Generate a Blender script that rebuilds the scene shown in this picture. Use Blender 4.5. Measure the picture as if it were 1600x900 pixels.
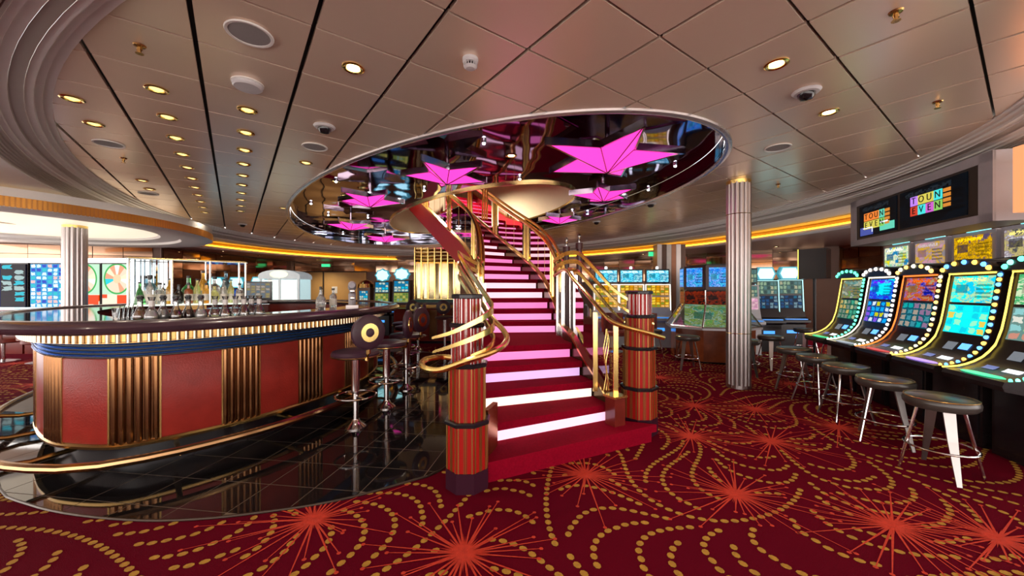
import bpy, bmesh, math, random
from mathutils import Vector, Matrix
for o in list(bpy.data.objects): bpy.data.objects.remove(o)
SC = bpy.context.scene
COL = SC.collection
R = random.Random(7)
PI = math.pi
# ---------------------------------------------------------------- camera, world, exposure
F, HY, CH = 592.0, 452.0, 1.45          # focal length in pixels (1600 wide), horizon row, eye height
cam = bpy.data.objects.new('camera', bpy.data.cameras.new('camera'))
COL.objects.link(cam)
cam.location = (0, 0, CH); cam.rotation_euler = (PI/2, 0, 0)
cam.data.sensor_width = 36; cam.data.lens = 36*F/1600; cam.data.shift_y = (HY-450)/1600
cam.data.clip_start = .05
SC.camera = cam
w = bpy.data.worlds.new('hall_ambient'); SC.world = w; w.use_nodes = True
w.node_tree.nodes['Background'].inputs[0].default_value = (1.0, .91, .86, 1)
w.node_tree.nodes['Background'].inputs[1].default_value = 4.0
vs = SC.view_settings
vs.view_transform = 'Standard'; vs.look = 'None'; vs.gamma = 1; vs.exposure = 0.32; vs.use_curve_mapping = False
SC.cycles.use_denoising = True
SC.cycles.max_bounces = 7; SC.cycles.glossy_bounces = 4; SC.cycles.diffuse_bounces = 3; SC.cycles.transparent_max_bounces = 12
SC.cycles.sample_clamp_indirect = 4.0
SC.cycles.caustics_reflective = False; SC.cycles.caustics_refractive = False

# ---------------------------------------------------------------- coordinates
AX = (-.5904, .8072); BX = (.8072, .5904)      # the ceiling grid's two directions in plan
def UV(u, v, z=0.0): return (AX[0]*u+BX[0]*v, AX[1]*u+BX[1]*v, z)
def toUV(x, y): return (AX[0]*x+AX[1]*y, BX[0]*x+BX[1]*y)
def at(px, py, z):
    d = F*(CH-z)/(py-HY); return ((px-800)/F*d, d, z)
def atd(px, py, d): return ((px-800)/F*d, d, CH-(py-HY)*d/F)

# ---------------------------------------------------------------- materials
MATS = {}
def nd(t, kind, ins=None, **props):
    n = t.nodes.new(kind)
    for k, v in props.items(): setattr(n, k, v)
    for k, v in (ins or {}).items():
        s = n.inputs[k]
        if isinstance(v, bpy.types.NodeSocket): t.links.new(v, s)
        elif isinstance(v, (tuple, list)) and len(v) == 3 and s.type == 'RGBA': s.default_value = (*v, 1)
        else: s.default_value = v
    return n
def newmat(name):
    m = bpy.data.materials.new(name); m.use_nodes = True
    t = m.node_tree
    return m, t, t.nodes['Principled BSDF']
def mth(t, op, a, b=0.0, c=0.0):
    return nd(t, 'ShaderNodeMath', {0: a, 1: b, 2: c}, operation=op).outputs[0]
def mixc(t, fac, a, b, mode='MIX'):
    n = nd(t, 'ShaderNodeMix', None, data_type='RGBA', blend_type=mode)
    for k, v in ((0, fac), (6, a), (7, b)):
        if isinstance(v, bpy.types.NodeSocket): t.links.new(v, n.inputs[k])
        elif isinstance(v, (tuple, list)): n.inputs[k].default_value = (*v[:3], 1)
        else: n.inputs[k].default_value = v
    return n.outputs[2]
def P(name, col, rough=.5, metal=0, var=.12, scale=8, bump=0, bscale=60, emit=None, es=0, coat=0, spec=None):
    if name in MATS: return MATS[name]
    m, t, b = newmat(name)
    b.inputs['Roughness'].default_value = rough; b.inputs['Metallic'].default_value = metal
    tc = nd(t, 'ShaderNodeTexCoord')
    nz = nd(t, 'ShaderNodeTexNoise', {'Vector': tc.outputs['Object'], 'Scale': scale, 'Detail': 3.0})
    lo = tuple(c*(1-var) for c in col); hi = tuple(min(1, c*(1+var)) for c in col)
    t.links.new(mixc(t, nz.outputs[0], lo, hi), b.inputs['Base Color'])
    if bump:
        n2 = nd(t, 'ShaderNodeTexNoise', {'Vector': tc.outputs['Object'], 'Scale': float(bscale), 'Detail': 2.0})
        bp = nd(t, 'ShaderNodeBump', {'Strength': bump, 'Distance': .01, 'Height': n2.outputs[0]})
        t.links.new(bp.outputs[0], b.inputs['Normal'])
    if emit: b.inputs['Emission Color'].default_value = (*emit, 1); b.inputs['Emission Strength'].default_value = es
    if coat: b.inputs['Coat Weight'].default_value = coat; b.inputs['Coat Roughness'].default_value = .08
    if spec is not None: b.inputs['Specular IOR Level'].default_value = spec
    MATS[name] = m
    return m
def E(name, col, s):
    return P(name, tuple(.6*c for c in col), .4, emit=col, es=s, var=.02)
def glassm(name, tint=(1, 1, 1), refl=.12, rough=.02):
    if name in MATS: return MATS[name]
    m = bpy.data.materials.new(name); m.use_nodes = True; t = m.node_tree; t.nodes.clear()
    fr = nd(t, 'ShaderNodeFresnel', {'IOR': 1.5})
    fac = mth(t, 'MAXIMUM', fr.outputs[0], refl)
    tr = nd(t, 'ShaderNodeBsdfTransparent', {'Color': tint}); gl = nd(t, 'ShaderNodeBsdfGlossy', {'Roughness': rough})
    mx = nd(t, 'ShaderNodeMixShader', {0: fac, 1: tr.outputs[0], 2: gl.outputs[0]})
    out = nd(t, 'ShaderNodeOutputMaterial', {0: mx.outputs[0]}); MATS[name] = m
    return m
def screen(name, bg, pal, nx, ny, s=1.5, style='grid', seed=0.0, ax='xz', dim=.25):
    """a lit game display: cells of printed symbols, a picture, or a wheel"""
    if name in MATS: return MATS[name]
    m, t, b = newmat(name)
    g = nd(t, 'ShaderNodeTexCoord').outputs['Generated']
    sp = nd(t, 'ShaderNodeSeparateXYZ', {0: g})
    x, y = sp.outputs['XYZ'.index(ax[0].upper())], sp.outputs['XYZ'.index(ax[1].upper())]
    ramp = nd(t, 'ShaderNodeValToRGB'); cr = ramp.color_ramp; cr.interpolation = 'CONSTANT'
    while len(cr.elements) < len(pal): cr.elements.new(.5)
    for i, c in enumerate(pal): cr.elements[i].position = i/len(pal); cr.elements[i].color = (*c, 1)
    if style == 'wheel':
        dx = mth(t, 'SUBTRACT', x, .5); dy = mth(t, 'MULTIPLY', mth(t, 'SUBTRACT', y, .66), 1.25)
        r = mth(t, 'SQRT', mth(t, 'ADD', mth(t, 'MULTIPLY', dx, dx), mth(t, 'MULTIPLY', dy, dy)))
        a = mth(t, 'ARCTAN2', dy, dx)
        seg = mth(t, 'FLOOR', mth(t, 'MULTIPLY', a, 14/(2*PI)))
        wn = nd(t, 'ShaderNodeTexWhiteNoise', {'W': mth(t, 'ADD', seg, seed)}, noise_dimensions='1D')
        t.links.new(wn.outputs[0], ramp.inputs[0])
        ins = mth(t, 'LESS_THAN', r, .40); rim = mth(t, 'LESS_THAN', r, .45); hub = mth(t, 'LESS_THAN', r, .13)
        cx, cy = mth(t, 'FLOOR', mth(t, 'MULTIPLY', x, float(nx))), mth(t, 'FLOOR', mth(t, 'MULTIPLY', y, float(ny)))
        w2 = nd(t, 'ShaderNodeTexWhiteNoise', {'Vector': nd(t, 'ShaderNodeCombineXYZ', {0: cx, 1: cy, 2: seed}).outputs[0]})
        r2 = nd(t, 'ShaderNodeValToRGB', {0: w2.outputs[0]}); r2.color_ramp.interpolation = 'CONSTANT'
        for i, c in enumerate(((.9, .8, .7), (.8, .15, .05))): r2.color_ramp.elements[i].color = (*c, 1)
        r2.color_ramp.elements[1].position = .5
        low = mth(t, 'LESS_THAN', y, .30)
        c = mixc(t, low, bg, r2.outputs[0]); c = mixc(t, rim, c, (.2, .5, .25)); c = mixc(t, ins, c, ramp.outputs[0]); c = mixc(t, hub, c, (.85, .7, .55))
    elif style == 'picture':
        co = nd(t, 'ShaderNodeCombineXYZ', {0: mth(t, 'MULTIPLY', x, float(nx)), 1: mth(t, 'MULTIPLY', y, float(ny)), 2: seed})
        nz = nd(t, 'ShaderNodeTexNoise', {'Vector': co.outputs[0], 'Scale': 1.0, 'Detail': 4.0, 'Distortion': 1.2})
        cr.interpolation = 'LINEAR'
        fx, fy = mth(t, 'MULTIPLY', x, nx*2.0), mth(t, 'MULTIPLY', y, ny*2.5)
        wn = nd(t, 'ShaderNodeTexWhiteNoise', {'Vector': nd(t, 'ShaderNodeCombineXYZ', {0: mth(t, 'FLOOR', fx), 1: mth(t, 'FLOOR', fy), 2: seed}).outputs[0]})
        n3 = nd(t, 'ShaderNodeTexNoise', {'Vector': co.outputs[0], 'Scale': 7.0, 'Detail': 3.0})
        v_ = mth(t, 'ADD', mth(t, 'MULTIPLY', mth(t, 'SUBTRACT', nz.outputs[0], .32), 2.6), mth(t, 'MULTIPLY', mth(t, 'SUBTRACT', wn.outputs[0], .5), .30))
        t.links.new(mth(t, 'ADD', v_, mth(t, 'MULTIPLY', mth(t, 'SUBTRACT', n3.outputs[0], .5), .8)), ramp.inputs[0])
        c = mixc(t, .88, bg, ramp.outputs[0])
        def band(v, a, b_): return mth(t, 'MULTIPLY', mth(t, 'GREATER_THAN', v, a), mth(t, 'LESS_THAN', v, b_))
        wl = nd(t, 'ShaderNodeTexWhiteNoise', {'Vector': nd(t, 'ShaderNodeCombineXYZ', {0: mth(t, 'FLOOR', mth(t, 'MULTIPLY', x, 34.0)), 1: mth(t, 'FLOOR', mth(t, 'MULTIPLY', y, 30.0)), 2: seed+3}).outputs[0]})
        ttl = mth(t, 'MULTIPLY', mth(t, 'MULTIPLY', band(x, .10, .80), band(y, .80, .93)), mth(t, 'GREATER_THAN', wl.outputs[0], .35))
        bx = mth(t, 'MULTIPLY', band(x, .10, .40), band(y, .36, .68)); b2 = mth(t, 'MULTIPLY', band(x, .60, .95), band(mth(t, 'FRACT', mth(t, 'MULTIPLY', y, 7.0)), .3, .8))
        b2 = mth(t, 'MULTIPLY', b2, band(y, .15, .70))
        c = mixc(t, mth(t, 'MULTIPLY', bx, .7), c, tuple(.5*q for q in pal[-1])); c = mixc(t, mth(t, 'MULTIPLY', b2, .55), c, tuple(.25*q for q in pal[0]))
        c = mixc(t, ttl, c, tuple(min(1, 1.3*q+.05) for q in pal[min(2, len(pal)-1)]))
    else:
        fx, fy = mth(t, 'MULTIPLY', x, float(nx)), mth(t, 'MULTIPLY', y, float(ny))
        cx, cy = mth(t, 'FLOOR', fx), mth(t, 'FLOOR', fy)
        wn = nd(t, 'ShaderNodeTexWhiteNoise', {'Vector': nd(t, 'ShaderNodeCombineXYZ', {0: cx, 1: cy, 2: seed}).outputs[0]})
        t.links.new(wn.outputs[0], ramp.inputs[0])
        ux, uy = mth(t, 'ABSOLUTE', mth(t, 'SUBTRACT', mth(t, 'FRACT', fx), .5)), mth(t, 'ABSOLUTE', mth(t, 'SUBTRACT', mth(t, 'FRACT', fy), .5))
        vo = nd(t, 'ShaderNodeTexNoise', {'Vector': nd(t, 'ShaderNodeCombineXYZ', {0: fx, 1: fy, 2: seed}).outputs[0], 'Scale': 2.6, 'Detail': 2.0})
        mask = mth(t, 'LESS_THAN', mth(t, 'ADD', mth(t, 'MAXIMUM', ux, uy), mth(t, 'MULTIPLY', mth(t, 'SUBTRACT', vo.outputs[0], .5), .5)), .36)
        c = mixc(t, mask, bg, ramp.outputs[0])
    b.inputs['Base Color'].default_value = (.004, .004, .004, 1); b.inputs['Roughness'].default_value = .3; b.inputs['Specular IOR Level'].default_value = .08
    gm = nd(t, 'ShaderNodeGamma', {'Color': c, 'Gamma': 1.45})
    hs = nd(t, 'ShaderNodeHueSaturation', {'Saturation': 1.25, 'Color': gm.outputs[0]})
    t.links.new(hs.outputs[0], b.inputs['Emission Color']); b.inputs['Emission Strength'].default_value = s*.95
    MATS[name] = m
    return m

# ---------------------------------------------------------------- mesh helpers
class MB:
    def __init__(s): s.v = []; s.f = []
    def add(s, vs, fs, M=None):
        n = len(s.v)
        s.v += [tuple(M @ Vector(p)) for p in vs] if M else [tuple(p) for p in vs]
        s.f += [tuple(i+n for i in q) for q in fs]; return s
    def box(s, c, d, rz=0, M=None):
        x, y, z = d[0]/2, d[1]/2, d[2]/2
        T = Matrix.Translation(c) @ Matrix.Rotation(rz, 4, 'Z')
        if M: T = M @ T
        return s.add([(a*x, b*y, e*z) for e in (-1, 1) for a, b in ((-1, -1), (1, -1), (1, 1), (-1, 1))],
                     [(3, 2, 1, 0), (4, 5, 6, 7), (0, 1, 5, 4), (1, 2, 6, 5), (2, 3, 7, 6), (3, 0, 4, 7)], T)
    def lathe(s, prof, n=24, c=(0, 0, 0), M=None, a0=0.0):
        vs = []; fs = []
        for r, z in prof:
            for i in range(n):
                a = a0+2*PI*i/n; vs.append((c[0]+r*math.cos(a), c[1]+r*math.sin(a), c[2]+z))
        for k in range(len(prof)-1):
            for i in range(n):
                j = (i+1) % n; fs.append((k*n+i, k*n+j, (k+1)*n+j, (k+1)*n+i))
        if prof[0][0] > 1e-4: fs.append(tuple(range(n))[::-1])
        if prof[-1][0] > 1e-4: fs.append(tuple((len(prof)-1)*n+i for i in range(n)))
        return s.add(vs, fs, M)
    def tube(s, path, r, n=8, closed=False, rx=None):
        p = [Vector(q) for q in path]; m = len(p); vs = []; fs = []
        for i in range(m):
            a = p[(i-1) % m] if (closed or i) else p[0]; b = p[(i+1) % m] if (closed or i < m-1) else p[-1]
            d = (b-a).normalized(); up = Vector((0, 0, 1)) if abs(d.z) < .95 else Vector((1, 0, 0))
            sx = d.cross(up).normalized(); sy = sx.cross(d)
            rr = r[i] if isinstance(r, (list, tuple)) else r
            for k in range(n):
                t = 2*PI*k/n; vs.append(p[i]+sx*math.cos(t)*rr*(rx or 1)+sy*math.sin(t)*rr)
        for i in range(m if closed else m-1):
            for k in range(n):
                j = (i+1) % m; fs.append((i*n+k, i*n+(k+1) % n, j*n+(k+1) % n, j*n+k))
        if not closed: fs += [tuple(range(n))[::-1], tuple((m-1)*n+k for k in range(n))]
        return s.add(vs, fs)
    def ribbon(s, path, wz, th):            # an upright flat strip along a path
        p = [Vector(q) for q in path]; m = len(p); vs = []; fs = []
        for i in range(m):
            d = p[min(i+1, m-1)]-p[max(i-1, 0)]; d.z = 0
            sx = Vector((d.y, -d.x, 0)).normalized()*th/2; z = Vector((0, 0, (wz[i] if isinstance(wz, list) else wz)/2))
            vs += [p[i]-sx-z, p[i]+sx-z, p[i]+sx+z, p[i]-sx+z]
        for i in range(m-1):
            for k in range(4): fs.append((i*4+k, i*4+(k+1) % 4, i*4+4+(k+1) % 4, i*4+4+k))
        fs += [(3, 2, 1, 0), tuple((m-1)*4+k for k in range(4))]
        return s.add(vs, fs)
    def prism(s, poly, z0, z1, M=None):
        n = len(poly)
        if sum(poly[i][0]*poly[(i+1) % n][1]-poly[(i+1) % n][0]*poly[i][1] for i in range(n)) < 0: poly = poly[::-1]
        return s.add([(x, y, z0) for x, y in poly]+[(x, y, z1) for x, y in poly],
                     [tuple(range(n))[::-1], tuple(range(n, 2*n))]+[(i, (i+1) % n, n+(i+1) % n, n+i) for i in range(n)], M)
    def strip(s, loops, closed=True, cap=False):     # skin successive loops of points
        n = len(loops[0]); vs = [p for l in loops for p in l]; fs = []
        for k in range(len(loops)-1):
            for i in range(n if closed else n-1):
                j = (i+1) % n; fs.append((k*n+i, k*n+j, (k+1)*n+j, (k+1)*n+i))
        return s.add(vs, fs)
def mesh(name, mb, mat, smooth=True, ang=35):
    me = bpy.data.meshes.new(name); me.from_pydata([tuple(p) for p in mb.v], [], mb.f); me.update()
    bm = bmesh.new(); bm.from_mesh(me); bmesh.ops.recalc_face_normals(bm, faces=bm.faces); bm.to_mesh(me); bm.free()
    if smooth:
        for p in me.polygons: p.use_smooth = True
        try: me.set_sharp_from_angle(angle=math.radians(ang))
        except Exception: pass
    me.materials.append(mat); return me
def link(name, me, parent=None, loc=(0, 0, 0), rot=(0, 0, 0), scale=None):
    o = bpy.data.objects.new(name, me); COL.objects.link(o)
    o.location = loc; o.rotation_euler = rot
    if scale: o.scale = scale
    if parent: o.parent = parent
    return o
def part(name, mb, mat, parent, smooth=True, loc=(0, 0, 0), rot=(0, 0, 0), label=None, ang=35):
    o = link(name, mesh(name, mb, mat, smooth, ang), parent, loc, rot)
    if label: o['label'] = label
    return o
def wpart(name, mb, mat, parent, **k):       # built in world coordinates
    p = parent; off = Vector((0, 0, 0))
    while p: off += p.location; p = p.parent
    mb.v = [tuple(Vector(q)-off) for q in mb.v]
    return part(name, mb, mat, parent, **k)
def tag(o, label, cat, group=None, kind=None):
    o['label'] = label; o['category'] = cat
    if group: o['group'] = group
    if kind: o['kind'] = kind
    return o
def thing(name, label, cat, loc=(0, 0, 0), rz=0, group=None):
    return tag(link(name, None, None, loc, (0, 0, rz)), label, cat, group)
def single(name, mb, mat, label, cat, loc=(0, 0, 0), rot=(0, 0, 0), group=None, smooth=True):
    return tag(link(name, mesh(name, mb, mat, smooth), None, loc, rot), label, cat, group)
def struct(name, mb, mat, smooth=False, parent=None):
    o = link(name, mesh(name, mb, mat, smooth), parent)
    if not parent: o['kind'] = 'structure'
    return o
def copy_tree(o, parent=None, loc=None, rz=None, label=None):
    c = o.copy(); COL.objects.link(c); c.parent = parent
    if loc is not None: c.location = loc
    if rz is not None: c.rotation_euler = (0, 0, rz)
    if label: c['label'] = label
    for ch in list(o.children): copy_tree(ch, c)
    return c
def text_mesh(txt, size, depth=.002):
    cu = bpy.data.curves.new('letters', 'FONT'); cu.body = txt; cu.size = size; cu.extrude = depth
    cu.align_x = 'CENTER'; cu.align_y = 'CENTER'
    ob = bpy.data.objects.new('letters', cu); COL.objects.link(ob)
    dg = bpy.context.evaluated_depsgraph_get()
    me = bpy.data.meshes.new_from_object(ob.evaluated_get(dg))
    bpy.data.objects.remove(ob); return me
def ell(c, a, b, z, n=128):                   # an ellipse aligned with the ceiling grid, centre in grid coordinates
    return [UV(c[0]+a*math.cos(2*PI*i/n), c[1]+b*math.sin(2*PI*i/n), z) for i in range(n)]
def catmull(pts, k=8, closed=False):
    P_ = [Vector(p) for p in pts]; n = len(P_); out = []
    for i in range(n if closed else n-1):
        if closed: a, b, c, d = P_[(i-1) % n], P_[i], P_[(i+1) % n], P_[(i+2) % n]
        else: a, b, c, d = P_[max(i-1, 0)], P_[i], P_[i+1], P_[min(i+2, n-1)]
        for j in range(k):
            t = j/k
            out.append(.5*((2*b)+(c-a)*t+(2*a-5*b+4*c-d)*t*t+(3*b-a-3*c+d)*t**3))
    if not closed: out.append(P_[-1])
    return out
def clip(poly, a, b, keep_left=True):         # half-plane clip of a convex polygon
    out = []; s = 1 if keep_left else -1
    def sd(p): return s*((b[0]-a[0])*(p[1]-a[1])-(b[1]-a[1])*(p[0]-a[0]))
    for i in range(len(poly)):
        p, q = poly[i], poly[(i+1) % len(poly)]; dp, dq = sd(p), sd(q)
        if dp >= 0: out.append(p)
        if dp*dq < 0:
            t = dp/(dp-dq); out.append((p[0]+(q[0]-p[0])*t, p[1]+(q[1]-p[1])*t))
    return out if len(out) > 2 else []
def area(p): return abs(sum(p[i][0]*p[(i+1) % len(p)][1]-p[(i+1) % len(p)][0]*p[i][1] for i in range(len(p))))/2
def clip_in(poly, cv):
    for i in range(len(cv)):
        poly = clip(poly, cv[i], cv[(i+1) % len(cv)])
        if not poly: return []
    return poly
def clip_out(poly, cv):                        # pieces of a convex polygon outside a convex outline
    res = []; rest = poly
    for i in range(len(cv)):
        a, b = cv[i], cv[(i+1) % len(cv)]
        o = clip(rest, a, b, False)
        if o and area(o) > 1e-5: res.append(o)
        rest = clip(rest, a, b)
        if not rest: break
    return res

ORD = ('first', 'second', 'third', 'fourth', 'fifth', 'sixth', 'seventh', 'eighth', 'ninth', 'tenth', 'eleventh')
# palette
GOLD = P('polished_brass', (.95, .70, .24), .22, 1, .06)
BRASS = P('aged_brass', (.50, .31, .11), .27, 1, .2, 5)
CHROME = P('chrome', (.72, .70, .70), .14, 1, .05)
STEEL = P('fluted_steel', (.48, .44, .43), .34, 1, .12, 3)
BLACK = P('black_gloss', (.012, .011, .014), .16, 0, .1)
DARK = P('black_satin', (.015, .014, .017), .45, 0, .2)
WHITE = P('ivory_paint', (.80, .76, .71), .5, 0, .04)
TAUPE = P('taupe_paint', (.42, .36, .31), .5, 0, .05)
GREY = P('grey_plastic', (.46, .44, .48), .45, 0, .05)
REDL = P('red_leather', (.26, .020, .013), .36, 0, .35, 6, .25, 90, spec=.3)
WOODR = P('red_wood', (.14, .013, .008), .25, 0, .4, 5, coat=.5)
PLUM = P('plum_leather', (.045, .017, .03), .38, 0, .2, 9, .2, 80)
CARPETR = P('stair_carpet', (.26, .002, .016), .95, 0, .3, 60, .7, 400, spec=.05)
# ================================================================ THE SETTING
# ---- carpet floor
def carpet_mat():
    m, t, b = newmat('casino_carpet')
    tc = nd(t, 'ShaderNodeTexCoord').outputs['Object']
    n1 = nd(t, 'ShaderNodeTexNoise', {'Vector': tc, 'Scale': 240.0, 'Detail': 2.0})
    n2 = nd(t, 'ShaderNodeTexNoise', {'Vector': tc, 'Scale': 1.1, 'Detail': 2.0})
    c = mixc(t, n1.outputs[0], (.030, .0008, .005), (.20, .002, .011))
    c = mixc(t, mth(t, 'MULTIPLY', n2.outputs[0], .5), c, (.10, .001, .017))
    t.links.new(c, b.inputs['Base Color']); b.inputs['Roughness'].default_value = .95
    b.inputs['Specular IOR Level'].default_value = .04
    bp = nd(t, 'ShaderNodeBump', {'Strength': .8, 'Distance': .006, 'Height': n1.outputs[0]})
    t.links.new(bp.outputs[0], b.inputs['Normal']); return m
X0, X1, Y0, Y1 = -13.6, 9.4, -4.0, 16.8
floor = struct('floor', MB().box(((X0+X1)/2, (Y0+Y1)/2, -.05), (X1-X0+.4, Y1-Y0+.4, .1)), carpet_mat())

# ---- bar outline in plan (front face of the bar)
BARP = [(-3.74, 3.06), (-3.49, 2.965), (-3.09, 2.935), (-2.84, 3.08), (-2.58, 3.37), (-2.40, 3.66), (-2.27, 3.95), (-2.13, 4.35), (-2.05, 4.85),
        (-2.06, 5.45), (-2.22, 6.2), (-2.7, 7.1), (-3.5, 7.8), (-4.5, 8.0), (-5.4, 7.5), (-5.85, 6.5), (-5.75, 5.3), (-5.2, 4.3), (-4.5, 3.6), (-4.05, 3.25)]
def resample(pts, step):
    pts = [Vector((p[0], p[1], 0)) for p in pts]; n = len(pts); L = [0]
    for i in range(n): L.append(L[-1]+(pts[(i+1) % n]-pts[i]).length)
    m = int(L[-1]/step); out = []; k = 0
    for j in range(m):
        s = L[-1]*j/m
        while L[k+1] < s: k += 1
        t = (s-L[k])/(L[k+1]-L[k]); out.append(pts[k].lerp(pts[(k+1) % n], t))
    return out, L[-1]
BAR, BARL = resample(catmull([(x, y, 0) for x, y in BARP], 10, True), .05)
NB = len(BAR)
BARN = []
for i in range(NB):
    d = BAR[(i+4) % NB]-BAR[(i-4) % NB]; BARN.append(Vector((d.y, -d.x, 0)).normalized())
def baro(e, z, i0=0, i1=None, step=1):
    rng = range(NB) if i1 is None else range(i0, i1+1, step)
    return [tuple(BAR[i % NB]+BARN[i % NB]*e+Vector((0, 0, z))) for i in rng]

# ---- black tiled floor round the bar
TILE = P('black_tile', (.010, .009, .010), .045, 0, .5, 2.5, spec=.75)
JOINT = P('tile_joint', (.16, .12, .08), .5, 0, .2)
FO = [(0, 765), (45, 789), (100, 803), (175, 812), (250, 815), (330, 811), (400, 803), (480, 792), (550, 778), (625, 757), (690, 735)]
FO = [at(x, y, 0)[:2] for x, y in FO]
FO += [(-.30, 3.7), (-.30, 4.6), (-.5, 5.8), (-.9, 7.2), (-1.8, 8.6), (-3.2, 9.4), (-4.8, 9.3), (-6.3, 8.4), (-6.9, 6.9), (-6.8, 5.6), (-6.2, 4.6), at(40, 675, 0)[:2], at(0, 700, 0)[:2]]
FO = [tuple(p)[:2] for p in catmull([(x, y, 0) for x, y in FO], 3, True)]
def hull(pts):
    pts = sorted(set(pts)); 
    def half(ps):
        o = []
        for p in ps:
            while len(o) > 1 and (o[-1][0]-o[-2][0])*(p[1]-o[-2][1])-(o[-1][1]-o[-2][1])*(p[0]-o[-2][0]) <= 0: o.pop()
            o.append(p)
        return o[:-1]
    return half(pts)+half(pts[::-1])
FO = hull(FO)
floor_bar = struct('floor_bar', MB().prism(FO, 0, .0092), JOINT)
ca, sa = math.cos(-.14), math.sin(-.14)
TS = .36
for i in range(-26, 12):
    for j in range(0, 34):
        q = [((i+a)*TS, (j+b)*TS) for a, b in ((.010, .010), (.990, .010), (.990, .990), (.010, .990))]
        q = [(x*ca-y*sa, x*sa+y*ca) for x, y in q]
        cxx = sum(p[0] for p in q)/4; cyy = sum(p[1] for p in q)/4
        if cyy > 8.6 or cxx < -5.6 and cyy > 4.5: continue
        ins = False                               # under the bar itself nothing is laid
        for k in range(NB):
            a, b = BAR[k], BAR[(k+1) % NB]
            if (a.y > cyy) != (b.y > cyy) and cxx < (b.x-a.x)*(cyy-a.y)/(b.y-a.y)+a.x: ins = not ins
        if ins and min((BAR[k]-Vector((cxx, cyy, 0))).length for k in range(0, NB, 3)) > .35: continue
        q = clip_in(q, FO)
        if q and area(q) > .002: part('tile', MB().prism(q, .006, .0104), TILE, floor_bar, smooth=False)
struct('trim_1', MB().tube([(x, y, .006) for x, y in FO], .009, 6, True), P('dark_edging', (.05, .035, .025), .3, .6))

# ---- woven pattern of the carpet: dotted swirls and star bursts
def inpoly(x, y, poly):
    r = False
    for k in range(len(poly)):
        a, b = poly[k], poly[(k+1) % len(poly)]
        if (a[1] > y) != (b[1] > y) and x < (b[0]-a[0])*(y-a[1])/(b[1]-a[1])+a[0]: r = not r
    return r
def inview(x, y, m=0.4): return y > 1.7 and y < 9.5 and abs(x) < 1.40*y+m
STARS = [at(x, y, 0)[:2] for x, y in ((725, 865), (1150, 772), (490, 812), (915, 742), (1395, 822), (1560, 842), (1080, 682), (1205, 690), (1085, 634), (1310, 668),
         (1150, 590), (1235, 600), (1030, 590), (60, 600), (25, 568), (1180, 640))]
def theta(x, y):
    a = 2.5*math.sin(1.15*x+.8*y+.5)+2.3*math.sin(-1.0*x+1.3*y+1.9)+.8*math.sin(2.1*x-1.3*y)
    return a
occ = {}
def near(x, y, d, sid):
    cx, cy = int(x//.15), int(y//.15)
    for a in (-1, 0, 1):
        for b in (-1, 0, 1):
            for (px, py, s) in occ.get((cx+a, cy+b), ()):
                if s != sid and (px-x)**2+(py-y)**2 < d*d: return True
    return False
dots = []; sid = 0
seeds = [(-9+.14*i+R.uniform(-.05, .05), 1.75+.14*j+R.uniform(-.05, .05)) for i in range(130) for j in range(56)]
R.shuffle(seeds)
for x0, y0 in seeds:
    if not inview(x0, y0) or near(x0, y0, .12, -1): continue
    sid += 1; line = []; maxl = R.randint(14, 34)
    for sg in (1, -1):
        x, y = x0, y0
        for k in range(maxl):
            if k or sg == 1: line.append((x, y, theta(x, y)))
            a = theta(x, y); x += sg*math.cos(a)*.066; y += sg*math.sin(a)*.066
            if not inview(x, y) or near(x, y, .094, sid): break
    if len(line) < 5: continue
    for p in line: occ.setdefault((int(p[0]//.15), int(p[1]//.15)), []).append((p[0], p[1], sid))
    dots += line
mb = MB()
for x, y, a in dots:
    if inpoly(x, y, FO) or min((x-sx)**2+(y-sy)**2 for sx, sy in STARS) < .025: continue
    n = 8 if y < 4 else 5; c, s = math.cos(a), math.sin(a)
    vs = []
    for k in range(n):
        t = 2*PI*k/n; u, v = .026*math.cos(t), .020*math.sin(t); vs.append((x+u*c-v*s, y+u*s+v*c, .0022))
    mb.add(vs, [tuple(range(n))])
DOTM = P('gold_tuft', (.44, .22, .014), .85, 0, .5, 30, .5, 300)
o = wpart('carpet_dots', mb, DOTM, floor, smooth=False); o['kind'] = 'stuff'; o['label'] = 'ochre dots woven into the carpet in swirling rows'
BURST = P('orange_tuft', (.58, .030, .006), .9, 0, .3, 40, .5, 300)
for sx, sy in STARS:
    mb = MB(); k = 32
    for i in range(k):
        a = 2*PI*i/k+R.uniform(-.09, .09); L = R.choice((.3, .42, .52, .62))*R.uniform(.85, 1.1); w = .0045
        c, s = math.cos(a), math.sin(a)
        z = .0030+i*.00004
        mb.add([(sx-s*w*1.6, sy+c*w*1.6, z), (sx+s*w*1.6, sy-c*w*1.6, z), (sx+c*L+s*w*.5, sy+s*L-c*w*.5, z), (sx+c*L-s*w*.5, sy+s*L+c*w*.5, z)], [(0, 1, 2, 3)])
        mb.add([(sx+c*L+.013*math.cos(t*PI/3), sy+s*L+.013*math.sin(t*PI/3), .0032) for t in range(6)], [tuple(range(6))])
    for i in range(70):
        a = 2*PI*i/70+R.uniform(-.05, .05); L = R.uniform(.07, .17); w = .0065; c, s = math.cos(a), math.sin(a)
        z = .0042+i*.00004; mb.add([(sx-s*w, sy+c*w, z), (sx+s*w, sy-c*w, z), (sx+c*L, sy+s*L, z)], [(0, 1, 2)])
    part('star_burst', mb, BURST, floor, smooth=False)

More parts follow.
